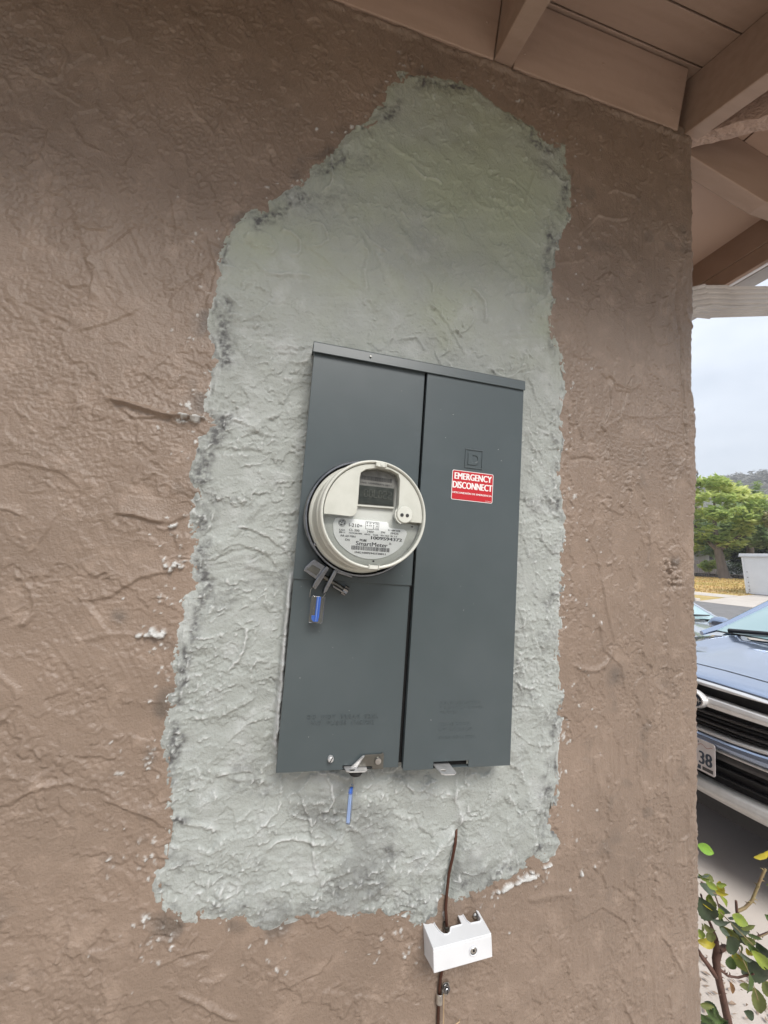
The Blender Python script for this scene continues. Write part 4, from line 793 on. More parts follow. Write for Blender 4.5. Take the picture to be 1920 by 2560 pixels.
b = MB(); b.lathe([(.0075,D_+.0002),(.0075,D_+.0012),(.0066,D_+.0016),(.0058,D_+.0010),(.0058,D_+.0002)], (.0178,0,.0020), 28); b.build('screw_boss', M['white_pvc'], cover, True)
b = MB(); b.lathe([(.0,D_+.0016),(.0042,D_+.0015),(.0052,D_+.0006),(.0052,D_)], (.0178,0,.0028), 24); s_ = b.build('screw', M['steel'], cover, True)
b = MB(); b.lathe([(.0,D_+.0019),(.0021,D_+.0019),(.0021,D_+.0014),(.0,D_+.0014)], (.0178,0,.0030), 6); b.build('screw_socket', M['black'], s_)
b = MB(); b.lathe([(.0,.006),(.003,.0055),(.0046,.003),(.0046,0)], (.0445,0,.0145), 20); b.build('back_screw', M['steel'], cover, True)
b = MB(); b.lathe([(.0,.016),(.003,.0155),(.0042,.012),(.0042,0)], (-.0130,0,.0140), 16); b.build('terminal_screw', M['stamp'], cover, True)
wire = []
W1 = [(.3600,.940,.006),(.3575,.928,-.0005),(.3548,.915,-.0052),(.3510,.893,-.0050),(.3460,.866,-.004),(.3425,.838,-.007),(.3410,.815,-.009),(.3425,.792,-.013),(.3425,.768,-.016),(.3405,.74,-.013),(.3390,.709,-.0075),(.3385,.690,-.0062),(.3382,.674,-.0060),(.3390,.640,-.0060),(.3410,.600,-.0062),(.3430,.560,-.0065),(.344,.50,-.0065),(.344,.40,-.006),(.344,.02,-.006)]
b = MB(); b.tube([(x,y,z) for x, z, y in W1], .0026, 12); o = b.build('ground_wire', M['copper'], None, True); tag(o, 'dark copper ground wire running down the wall through the white cover', 'wire')
cl = tag(empty('wire_clamp', (.345,-.004,.68)), 'small steel strap clamp screwed over the copper wire', 'wire clamp')
b = MB(); lo = []
for z in (-.0085,.0085): lo.append([(-.0068+.0058*math.cos(q)*1.0, -.003-.0062*math.sin(q)-.0002, z) for q in [rad(180-180*k/10) for k in range(11)]]+[(-.0068+.0046*math.cos(q), -.003-.0050*math.sin(q), z) for q in [rad(180*k/10) for k in range(11)]])
b.loft([[(p[0],p[1],p[2]-.0015) for p in lo[0]],[(p[0],p[1],p[2]-.003) for p in lo[1]]]); b.build('strap', M['steel'], cl, True, .0003)
b = MB(); b.prism(rrect(-.0018,.0105,-.001,.0185,.004), -.0035,-.0020); b.build('ear', M['steel'], cl, bevel=.0004)
b = MB(); b.lathe([(.0,.0105),(.003,.0102),(.0044,.009),(.0050,.0072),(.0066,.0070),(.0066,.0058),(.0050,.0056),(.0050,.0036)], (.0042,0,.0105), 12); s_ = b.build('screw', M['chrome'], cl, True, 0, 2, 25)
b = MB(); b.box((.0036,-.0108,.0068),(.0048,-.0104,.0142)); b.build('slot', M['black'], s_)
M['straw'] = mat('dry_straw', (.42,.30,.18), .7, noise=(60,(.34,.24,.14),3,.3,.7))
b = MB(); b.tube([(.3455,-.0075,.690),(.3462,-.0095,.660),(.3470,-.0100,.637),(.3478,-.0110,.6305)], [.0009,.0008,.0008,.0006], 6); b.tube([(.3478,-.0110,.6318),(.362,-.0140,.6365),(.3745,-.0120,.6395),(.3760,-.0115,.6435)], [.0008,.0009,.0008,.0004], 6); tag(b.build('straw', M['straw'], None, True), 'bent dry straw caught beside the copper wire below the clamp', 'straw')
# ------------------------------------------------------------------ ground, street, far side
def gz_(x):
    return float(np.interp(x, [-400,7,9,18.2,19.7,20.5,28.5,30,42,60,150,260,420,900], [0,0,.0,.575,.78,.90,1.70,1.78,2.2,3,10,34,38,30]))
def sheet(name, quads_x, ys, m, lift, jitter=0):
    """strip draped on the terrain: list of x positions times list of y positions"""
    vs = [(x, y, gz_(x)+lift) for x in quads_x for y in ys]; n = len(ys)
    fs = [(i*n+j, (i+1)*n+j, (i+1)*n+j+1, i*n+j+1) for i in range(len(quads_x)-1) for j in range(n-1)]
    b = MB(); b.add(vs, fs); o = b.build(name, m); return tag(o, kind='structure')
M['earth'] = mat('dry_ground', (.22,.17,.11), .95, noise=(3,(.30,.24,.14),6,.35,.65), bump=(40,.6,.01))
M['concrete'] = mat('driveway_concrete', (.54,.485,.44), .9, noise=(2.2,(.45,.405,.365),6,.35,.68), bump=(180,.5,.002,5))
M['asphalt'] = mat('asphalt', (.15,.145,.145), .9, noise=(3,(.185,.18,.18),6,.3,.7), bump=(90,.5,.004))
M['walk'] = mat('sidewalk_concrete', (.50,.455,.41), .9, noise=(1.5,(.42,.38,.34),6,.35,.7), bump=(60,.4,.003))
xs = [-400,-60,-10,0,3,7,9,12,15,18.2,19.7,20.5,23,26,28.5,30,36,42,60,100,150,200,260,330,420,900]
sheet('ground', xs, [-900,-300,-80,-20,-5,5,15,25,40,80,160,300,900], M['earth'], -.012)
sheet('driveway', [.9,2,4,7,8.6], [-5,-3,-1.5,0,3,6.2], M['concrete'], .0)
M['bounce_ground'] = mat('pale_bounce_ground', (.42,.36,.30), .95, noise=(6,(.50,.44,.375),6,.35,.65), bump=(60,.8,.01))  # unseen ground in front, kept pale to bounce light up to the eaves
sheet('bounce_sheet', [-6,-3,-1,.9], [-5,-3,-1.5,0], M['bounce_ground'], .0)
sheet('road', [9,12,15,18.0], [-60,-20,0,10,20,60,140], M['asphalt'], .004)
sheet('verge', [18.35,19.0,19.7], [14.3,16,20,40,140], mat('dry_verge', (.46,.33,.14), .95, noise=(2,(.30,.24,.08),6,.35,.7)), .006)
sheet('driveway_apron', [18.0,18.35,19.0,19.7,20.5,22.0,26,28], [2,6,10,13.0,14.28], M['walk'], .010)
sheet('sidewalk', [19.705,20.1,20.5], [14.29,18,24,40,140], M['walk'], .012)
b = MB()
for y0, y1 in ((14.3,40),(40,140)): b.box((18.0,y0,gz_(18)-.02),(18.3,y1,gz_(18.2)+.12))
tag(b.build('kerb', M['walk'], None, bevel=.03), kind='structure')
M['lawn'] = mat('dry_lawn', (.50,.335,.145), .95, noise=(1.1,(.40,.32,.11),6,.4,.7,(1,.35,1)), bump=(20,.6,.03))
sheet('lawn', [20.51,22,24,26,28.3,29.5,30.2], [14.285,16,18,20,22,24,28,40,80], M['lawn'], .008)
# blades standing on the lawn so that its edge and surface are not a bare sheet
Rg = np.random.default_rng(3); n = 9000
gx_ = Rg.uniform(20.6,30,n); gy_ = Rg.uniform(14.35,26,n); ga = Rg.uniform(0,6.28,n); gh = Rg.uniform(.03,.09,n); gw = Rg.uniform(.02,.05,n)
zz_ = np.interp(gx_, [18.2,19.7,20.5,28.5,30,42], [.575,.78,.90,1.70,1.78,2.2])+.005
V = np.empty((n,3,3)); V[:,0] = np.stack([gx_-gw*np.cos(ga),gy_-gw*np.sin(ga),zz_],-1); V[:,1] = np.stack([gx_+gw*np.cos(ga),gy_+gw*np.sin(ga),zz_],-1); V[:,2] = np.stack([gx_+Rg.normal(0,.02,n),gy_+Rg.normal(0,.02,n),zz_+gh],-1)
me = bpy.data.meshes.new('grass'); me.from_pydata(V.reshape(-1,3).tolist(), [], np.arange(3*n).reshape(n,3).tolist()); me.materials.append(M['lawn']); o = bpy.data.objects.new('grass', me); col.objects.link(o); tag(o, kind='stuff')

# ------------------------------------------------------------------ foliage
def leaf_mat(name, c, c2, c3, trans=.35):
    m = bpy.data.materials.new(name); m.use_nodes = True; n = m.node_tree; L = n.links; b = n.nodes['Principled BSDF']
    a = n.nodes.new('ShaderNodeAttribute'); a.attribute_name = 'tint'; r = n.nodes.new('ShaderNodeValToRGB')
    r.color_ramp.elements[0].color = (*c,1); r.color_ramp.elements[1].color = (*c3,1); e = r.color_ramp.elements.new(.5); e.color = (*c2,1)
    z = n.nodes.new('ShaderNodeTexNoise'); z.inputs['Scale'].default_value = 3; ad = n.nodes.new('ShaderNodeMath'); ad.operation = 'MULTIPLY_ADD'; ad.inputs[1].default_value = .3; 
    L.new(z.outputs['Fac'], ad.inputs[0]); su = n.nodes.new('ShaderNodeMath'); su.operation = 'SUBTRACT'; L.new(a.outputs['Fac'], su.inputs[0]); su.inputs[1].default_value = .15; L.new(su.outputs[0], ad.inputs[2])
    L.new(ad.outputs[0], r.inputs['Fac']); L.new(r.outputs['Color'], b.inputs['Base Color']); b.inputs['Roughness'].default_value = .55
    t = n.nodes.new('ShaderNodeBsdfTranslucent'); L.new(r.outputs['Color'], t.inputs['Color']); x = n.nodes.new('ShaderNodeMixShader'); x.inputs[0].default_value = trans
    out = n.nodes['Material Output']; L.new(b.outputs[0], x.inputs[1]); L.new(t.outputs[0], x.inputs[2]); L.new(x.outputs[0], out.inputs['Surface']); return m
def crown(name, clumps, n, size, m, parent, seed, flat=.35, tintf=None, kind=None):
    """leaf sprays scattered through many clumps (x,y,z,radius); each a small bent blade, tint varies per clump and leaf"""
    R = np.random.default_rng(seed); c = np.array([q[:4] for q in clumps]); k = R.choice(len(c), n, p=(c[:,3]**2)/(c[:,3]**2).sum())
    d = R.normal(size=(n,3)); d /= np.linalg.norm(d,axis=1)[:,None]; rr = c[k,3]*R.uniform(.25,1.05,n)**.6
    p = c[k,:3]+d*rr[:,None]*np.array([1,1,flat*2 if flat < .5 else 1]); a = R.uniform(0,6.28,n); s = size*R.uniform(.6,1.5,n)
    u = np.stack([np.cos(a),np.sin(a),R.normal(-.15,.35,n)],-1); u /= np.linalg.norm(u,axis=1)[:,None]
    w = np.stack([-np.sin(a),np.cos(a),R.normal(0,.7,n)],-1); w /= np.linalg.norm(w,axis=1)[:,None]
    V = np.stack([p-u*s[:,None], p+w*s[:,None]*.38, p+u*s[:,None], p-w*s[:,None]*.38],1)
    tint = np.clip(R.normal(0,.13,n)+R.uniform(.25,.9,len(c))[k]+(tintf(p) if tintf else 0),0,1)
    me = bpy.data.meshes.new(name); me.from_pydata(V.reshape(-1,3).tolist(), [], np.arange(4*n).reshape(n,4).tolist())
    at = me.attributes.new('tint','FLOAT','POINT'); at.data.foreach_set('value', np.repeat(tint,4).astype(np.float32)); me.materials.append(m)
    o = bpy.data.objects.new(name, me); col.objects.link(o); o.parent = parent
    if kind: o['kind'] = kind
    return o
M['bark'] = mat('bark', (.20,.165,.145), .95, noise=(9,(.13,.105,.09),6,.35,.7,(1,1,.25)), bump=(24,1.0,.03,6))
def tree(label, base, trunk_pts, limbs, clumps, n, size, m, seed, flat=.3, tintf=None, group='trees across the street'):
    root = tag(empty('tree', base), label, 'tree', group); B = Vector(base)
    b = MB(); b.tube([Vector(p[:3]) for p in trunk_pts], [p[3] for p in trunk_pts], 12); b.build('trunk', M['bark'], root, True)
    for l in limbs: b = MB(); b.tube([Vector(p[:3]) for p in l], [p[3] for p in l], 7); b.build('limb', M['bark'], root, True)
    crown('crown', clumps, n, size, m, root, seed, flat, tintf); return root
Rt = random.Random(8)
def dome_clumps(cx, cy, cz, rx, rz, n, r0, r1, tiers=False):
    o = []
    for _ in range(n):
        a = Rt.uniform(0,6.28); t = Rt.uniform(-1,1); q = math.sqrt(max(0,1-t*t))*Rt.uniform(.45,1)**.5
        o.append((cx+rx*q*math.cos(a), cy+rx*q*math.sin(a), cz+rz*t*Rt.uniform(.7,1), Rt.uniform(r0,r1)))
    return o
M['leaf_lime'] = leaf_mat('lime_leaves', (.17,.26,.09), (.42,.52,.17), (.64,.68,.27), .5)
M['leaf_mid'] = leaf_mat('green_leaves', (.11,.17,.075), (.27,.36,.16), (.42,.50,.24), .5)
M['leaf_olive'] = leaf_mat('olive_leaves', (.13,.135,.07), (.29,.29,.16), (.44,.43,.22), .45)
M['leaf_dark'] = leaf_mat('hedge_leaves', (.018,.035,.015), (.04,.065,.03), (.08,.11,.045), .2)
bx, by, bz = 29.3, 21.75, 1.74
cl_ = dome_clumps(-.35,.2,4.5,2.3,2.4,46,.45,.85)+dome_clumps(-.5,.6,5.4,1.6,1.5,18,.4,.7)+dome_clumps(-1.0,1.6,2.6,1.3,.6,10,.4,.6)
tree('yellow-green spreading tree with a thick leaning trunk on the dry lawn', (bx,by,bz), [(.12,-.10,-.1,.40),(.05,-.02,.15,.33),(-.03,.06,.8,.28),(-.14,.16,1.7,.25),(-.2,.2,2.3,.22)],
     [[(-.18,.2,1.9,.18),(-.7,.8,2.8,.12),(-1.1,1.3,3.8,.06)],[(-.15,.15,1.9,.16),(.5,-.6,2.8,.10),(1.0,-1.1,3.6,.05)],[(-.2,.2,2.1,.18),(-.3,.3,3.6,.13),(-.3,.3,5.6,.05)],[(-.16,.2,1.8,.12),(.5,.4,2.5,.07),(1.3,.3,3.0,.03)]],
     cl_, 6000, .20, M['leaf_lime'], 5, .25, lambda p: (p[:,2]-4.3)*.09)  # crown colour lightened towards the top, as if lit from above
tree('taller mid-green tree with pointed tops behind the yellow-green one', (34.2,23.5,1.95), [(0,0,-.1,.3),(0,0,2,.24),(0,.1,5,.12),(0,.1,6.6,.04)],
     [[(0,0,2.2,.14),(.6,-.7,3.6,.09),(.9,-1.1,5.6,.03)],[(0,0,2.6,.12),(-.8,.7,4.2,.05)]],
     dome_clumps(.2,-.1,3.7,2.2,2.0,38,.45,.75)+[(0.35,.95,5.2+.5*k,.75-.11*k) for k in range(5)]+[(.3,-.35,5.0+.5*k,.78-.11*k) for k in range(5)]+dome_clumps(-.6,1.6,2.4,1.2,1.1,10,.5,.7), 7500, .17, M['leaf_mid'], 6, .45)
tree('pale olive tree leaning over the white container', (30.4,18.0,1.78), [(0,0,-.1,.25),(.1,0,1.4,.19),(.1,-.1,3.0,.10)], [[(.1,0,1.5,.11),(-.6,.5,2.7,.05)],[(.1,0,1.6,.11),(.7,-.9,3.0,.05)]],
     dome_clumps(0,-.25,3.3,1.75,1.45,30,.4,.7), 5500, .15, M['leaf_olive'], 7, .4)
tree('dark round tree in the gap between the trees above the hedge', (36.4,25.2,2.0), [(0,0,-.1,.25),(0,0,2.6,.16)], [[(0,0,2,.1),(.6,-.5,3.2,.04)]],
     dome_clumps(0,0,2.3,2.2,1.1,26,.45,.75), 5000, .18, M['leaf_dark'], 9, .45)
tree('dark green tree at the far left beside the corner of the wall', (36.0,30.5,2.0), [(0,0,-.1,.3),(0,0,3,.2)], [[(0,0,2.4,.12),(-.8,.6,4,.05)]],
     dome_clumps(0,0,4.3,2.8,2.6,34,.6,.95), 5000, .2, M['leaf_mid'], 10, .45)
# bare topped conifer showing over the first crown
t_ = tag(empty('conifer', (52,42.3,2.6)), 'thin bare-topped conifer poking above the yellow-green tree', 'conifer', 'trees across the street'); b = MB(); b.tube([(0,0,0),(0,0,9),(0,0,13.2)], [.3,.16,.03], 8); b.build('trunk', M['bark'], t_, True)
b = MB()
for k in range(40):
    z = 6.5+k*.165; a = Rt.uniform(0,6.28); l = (13.4-z)*.22*Rt.uniform(.7,1.2); b.tube([(0,0,z),(l*.6*math.cos(a),l*.6*math.sin(a),z+.10),(l*math.cos(a),l*math.sin(a),z+.05)], [.05,.07,.02], 5)
b.build('branches', M['leaf_dark'], t_); t_.children[-1]['kind'] = 'stuff'

# shrub, hedge, fence, low stone wall, house behind
sh_ = tag(empty('shrub', (29.9,23.2,1.80)), 'small round yellow-green shrub in front of the grey board fence', 'shrub')
crown('foliage', dome_clumps(0,0,.85,.45,.42,12,.2,.32), 1400, .085, M['leaf_lime'], sh_, 12, .45); b = MB(); b.tube([(0,0,-.1),(0,0,.6)], [.05,.03], 6); b.build('stem', M['bark'], sh_, True)
hd = tag(empty('hedge', (31.4,22.2,1.80)), 'clipped dark green hedge behind the low stone wall', 'hedge')
crown('foliage', [(.6*i*.55-.1,-.55*i*.75+.6,.55+.28*j,.36) for i in range(8) for j in range(2)], 4200, .07, M['leaf_dark'], hd, 13, .5)
fn = tag(empty('board_fence', (31.3,25.4,1.80)), 'weathered grey board fence behind the round shrub', 'fence'); M['fence'] = mat('weathered_boards', (.235,.205,.20), .9, noise=(6,(.17,.145,.14),5,.35,.7,(1,1,.2)))
fd = Vector((-.45,1,0)).normalized()
base_board = None
for k in range(26):
    p = fd*(k*.152-1.35); 
    if base_board is None:
        b = MB(); b.box((-.012,-.070,0),(.012,.070,1.25)); base_board = b.build('board', M['fence'], fn, bevel=.004); o = base_board
    else: o = base_board.copy(); col.objects.link(o)
    o.location = p; o.rotation_euler = (0,0,math.atan2(-fd.x, fd.y)+Rt.uniform(-.02,.02)); o.scale = (1,1,Rt.uniform(.985,1.015))
for z in (.25,1.05):
    b = MB(); q = [fd*-1.4+Vector((.035,.015,z)), fd*2.6+Vector((.035,.015,z))]; b.tube(q, .04, 4); b.build('rail', M['fence'], fn)
M['stone'] = mat('dark_wall_stone', (.115,.10,.095), .95, noise=(5,(.18,.155,.145),5,.35,.7), bump=(14,.8,.03))
M['capstone'] = mat('pale_coping', (.33,.29,.27), .9, noise=(4,(.26,.23,.21),5,.35,.7))
sw = tag(empty('stone_wall', (30.25,21.8,1.74)), 'low dark stone wall with a pale coping at the back of the lawn', 'wall')
base_ = None; Rs = random.Random(4)
for j in range(2):
    for i in range(34):
        if base_ is None:
            b = MB(); b.box((-.16,-.14,0),(.16,.14,.14)); base_ = b.build('stone', M['stone'], sw, bevel=.03); o = base_
        else: o = base_.copy(); col.objects.link(o)
        y = -3.4+i*.30+(.15 if j else 0); o.location = (Rs.uniform(-.03,.03)-.10*y, y, .0+j*.145); o.scale = (1,Rs.uniform(.85,1.05),Rs.uniform(.92,1.05)); o.rotation_euler = (0,0,Rs.uniform(-.08,.08)+.1)
b = MB(); b.loft([[(.34-.22,-3.6,.295),(.34+.22,-3.6,.295),(.34+.22,-3.6,.345),(.34-.22,-3.6,.345)],[(-.68-.22,6.9,.295),(-.68+.22,6.9,.295),(-.68+.22,6.9,.345),(-.68-.22,6.9,.345)]]); b.build('coping', M['capstone'], sw, bevel=.012)
for k, (y, s_) in enumerate(((.92,.15),(-.72,.13),(-1.62,.15))):
    bm = bmesh.new(); bmesh.ops.create_icosphere(bm, subdivisions=2, radius=s_)
    for v in bm.verts: v.co *= 1+Rs.uniform(-.12,.12); v.co.z *= .75
    me = bpy.data.meshes.new('garden_stone'); bm.to_mesh(me); bm.free(); me.materials.append(M['capstone']); o = bpy.data.objects.new('garden_stone', me); col.objects.link(o); o.location = (30.25-.10*y-.02, 21.8+y, 1.74+.345+s_*.6)
    tag(o, ('pale round stone on the coping left of the leaning trunk','pale round stone on the coping right of the leaning trunk','pale round stone on the coping next to the white container')[k], 'stone', 'pale stones on the low wall')
M['siding'] = mat('white_siding', (.62,.62,.64), .7, noise=(3,(.56,.56,.58),4,.35,.7)); M['win'] = mat('window_glass_dark', (.05,.04,.05), .12, noise=(4,(.08,.06,.08),3,.3,.7))
hb = tag(empty('neighbour_house', (37.5,26.5,2.0), (0,0,rad(-8))), 'pale grey-white house behind the hedge, half hidden by trees', 'house')
b = MB(); b.box((0,-7,-.2),(7,5.2,2.75)); b.build('wall', M['siding'], hb)
b = MB(); b.loft([[(-.6,-7.6,2.7),(7.6,-7.6,2.7),(3.5,-7.6,4.4)],[(-.6,5.8,2.7),(7.6,5.8,2.7),(3.5,5.8,4.4)]]); b.build('roof', mat('far_roof', (.13,.115,.11), .9, noise=(5,(.17,.15,.14),4,.35,.7)), hb)
for y in (-4.6,-.95,2.5):
    b = MB(); b.box((-.05,y-.62,.75),(-.002,y+.62,1.95)); w_ = b.build('window', M['siding'], hb, bevel=.01)
    for e in (-.29,.29): b = MB(); b.box((-.075,y+e-.26,.82),(-.052,y+e+.26,1.88)); b.build('pane', M['win'], w_)
# white storage container on the driveway across the street
M['cont'] = mat('white_container_paint', (.70,.71,.73), .45, noise=(2.5,(.65,.66,.68),5,.35,.75), bump=(3,.05,.02))
M['cont_trim'] = mat('container_trim', (.60,.62,.66), .45, noise=(6,(.5,.52,.55),4,.35,.75)); M['rust'] = mat('bolt_grey', (.20,.20,.22), .6, noise=(40,(.25,.2,.18),3,.35,.7))
ct = tag(empty('storage_container', (21.50,14.80,.93), (rad(-.0),0,rad(-1))), 'white storage container standing on the driveway across the street', 'container')
b = MB(); b.loft([[(.03,-4.6,.10),(2.4,-4.6,.10),(2.4,-.06,.10),(.03,-.06,.10)],[(-.02,-4.6,1.80),(2.4,-4.6,1.80),(2.4,.10,1.80),(-.02,.10,1.80)]]); b.build('body', M['cont'], ct, bevel=.012)
b = MB(); b.box((-.07,-4.65,1.802),(2.45,.17,1.955)); lid = b.build('roof_cap', M['cont'], ct, bevel=.02)
b = MB(); b.box((-.09,-4.66,1.815),(-.072,.18,1.855)); b.build('cap_strip', M['cont_trim'], lid)
b = MB(); b.box((-.001,-4.6,-.02),(2.4,-.04,.098)); b.build('skid', M['rust'], ct)
for y0, y1 in ((-.16,-.07),(-2.10,-2.04),(-4.58,-4.50)): b = MB(); b.loft([[(.012,y0,.12),(.012,y1,.12),(.028,y1,.12),(.028,y0,.12)],[(-.036,y0+.15*(y0>-1),1.79),(-.036,y1+.15*(y0>-1),1.79),(-.02,y1+.15*(y0>-1),1.79),(-.02,y0+.15*(y0>-1),1.79)]]); b.build('seam_strip', M['cont'], ct)
bb_ = None
for z in (.22,.30,.45,.62,.85,1.1):
    for y in (-.26,-1.92):
        if y < -1 and z > .35: continue
        if bb_ is None: b = MB(); b.lathe([(.0,.02),(.022,.018),(.022,0)], n=8); bb_ = b.build('bolt', M['rust'], ct); o = bb_; o.rotation_euler = (0,0,rad(-90))
        else: o = bb_.copy(); col.objects.link(o)
        o.location = (.018-.028*z, y+.09*z, z)
# wooded hills far behind, one mass
M['hill'] = mat('hill_ground', (.10,.10,.075), .95, noise=(.05,(.16,.15,.10),5,.35,.7))
Rh = np.random.default_rng(9); yy = np.linspace(-260,560,42); prof_ = 68+3*np.sin(yy/37)+2*np.sin(yy/13)
b = MB(); vs = []
for x, f in ((205,.12),(228,.55),(252,.9),(275,1.0),(330,.85),(420,.3)):
    for y, pz_ in zip(yy, prof_): vs.append((x-.25*(y-190)*.4, y, gz_(x)*(1-f)+f*pz_-4))
b.add(vs, [(i*42+j,(i+1)*42+j,(i+1)*42+j+1,i*42+j+1) for i in range(5) for j in range(41)]); tag(b.build('hills', M['hill'], None, True, 0, 2, 80), kind='structure')
hc = []
for _ in range(520):
    y = Rh.uniform(90,300); f = Rh.uniform(0,1)**.7; x = 215+f*68; pz_ = 68+3*math.sin(y/37)+2*math.sin(y/13); ff = float(np.interp(x,[205,228,252,275,330],[.12,.55,.9,1,.85])); hc.append((x-.1*(y-190), y, ff*pz_-1.5+gz_(x)*(1-ff), Rh.uniform(2.2,4.6)))
M['leaf_far'] = leaf_mat('hazed_wood_leaves', (.15,.145,.135), (.22,.21,.19), (.30,.285,.25), .3)  # leaf colours greyed and paled to carry the haze of distance
o = crown('distant_wood', hc, 26000, 1.0, M['leaf_far'], None, 15, .45); tag(o, kind='stuff')

# air: faint haze between here and the hills
hz = MB(); hz.box((-420,-920,-1.2),(930,920,110)); hm = bpy.data.materials.new('haze'); hm.use_nodes = True; hn = hm.node_tree; hn.nodes.clear()
ho = hn.nodes.new('ShaderNodeOutputMaterial'); hp = hn.nodes.new('ShaderNodeVolumePrincipled'); hp.inputs['Density'].default_value = .0011; hp.inputs['Color'].default_value = (.86,.90,.95,1); hn.links.new(hp.outputs[0], ho.inputs['Volume'])
tag(hz.build('haze', hm), kind='stuff')
# ------------------------------------------------------------------ cars
M['glass'] = mat('car_glass', (.30,.42,.44), .04, spec=1.0, noise=(2,(.26,.38,.40),2,.3,.7)); M['tyre'] = mat('tyre', (.02,.02,.02), .85, noise=(30,(.03,.03,.03),3,.3,.7)); M['pl_black'] = mat('black_plastic', (.016,.016,.018), .5, noise=(60,(.022,.022,.024),3,.3,.7), bump=(300,.1,.0005))
M['navy'] = mat('dark_blue_paint', (.25,.31,.43), .2, .75, coat=1.0, noise=(400,(.27,.335,.46),2,.3,.7)); M['silver'] = mat('silver_paint', (.42,.45,.50), .25, .55, coat=1.0, noise=(400,(.46,.49,.54),2,.3,.7))
M['car_chrome'] = mat('car_chrome', (.70,.69,.68), .28, .45, noise=(20,(.64,.63,.62),2,.3,.7)); M['skid'] = mat('silver_skid_paint', (.60,.59,.57), .35, .3, noise=(40,(.55,.54,.52),3,.3,.7)); M['grey_pl'] = mat('grey_plastic', (.055,.052,.052), .5, noise=(60,(.07,.066,.066),3,.3,.7))
M['lamp'] = mat('lamp_lens', (.55,.58,.62), .08, spec=1.0, noise=(60,(.35,.37,.40),3,.3,.7)); M['plate'] = mat('plate_white', (.62,.58,.57), .4, noise=(30,(.56,.52,.51),3,.3,.7)); M['plate_ink'] = mat('plate_ink', (.03,.045,.07), .4, noise=(30,(.04,.055,.08),2,.3,.7)); M['plate_deco'] = mat('plate_deco', (.36,.16,.14), .5, noise=(30,(.4,.2,.16),2,.3,.7)); M['seat'] = mat('car_interior', (.05,.05,.052), .8, noise=(10,(.07,.07,.07),3,.3,.7))
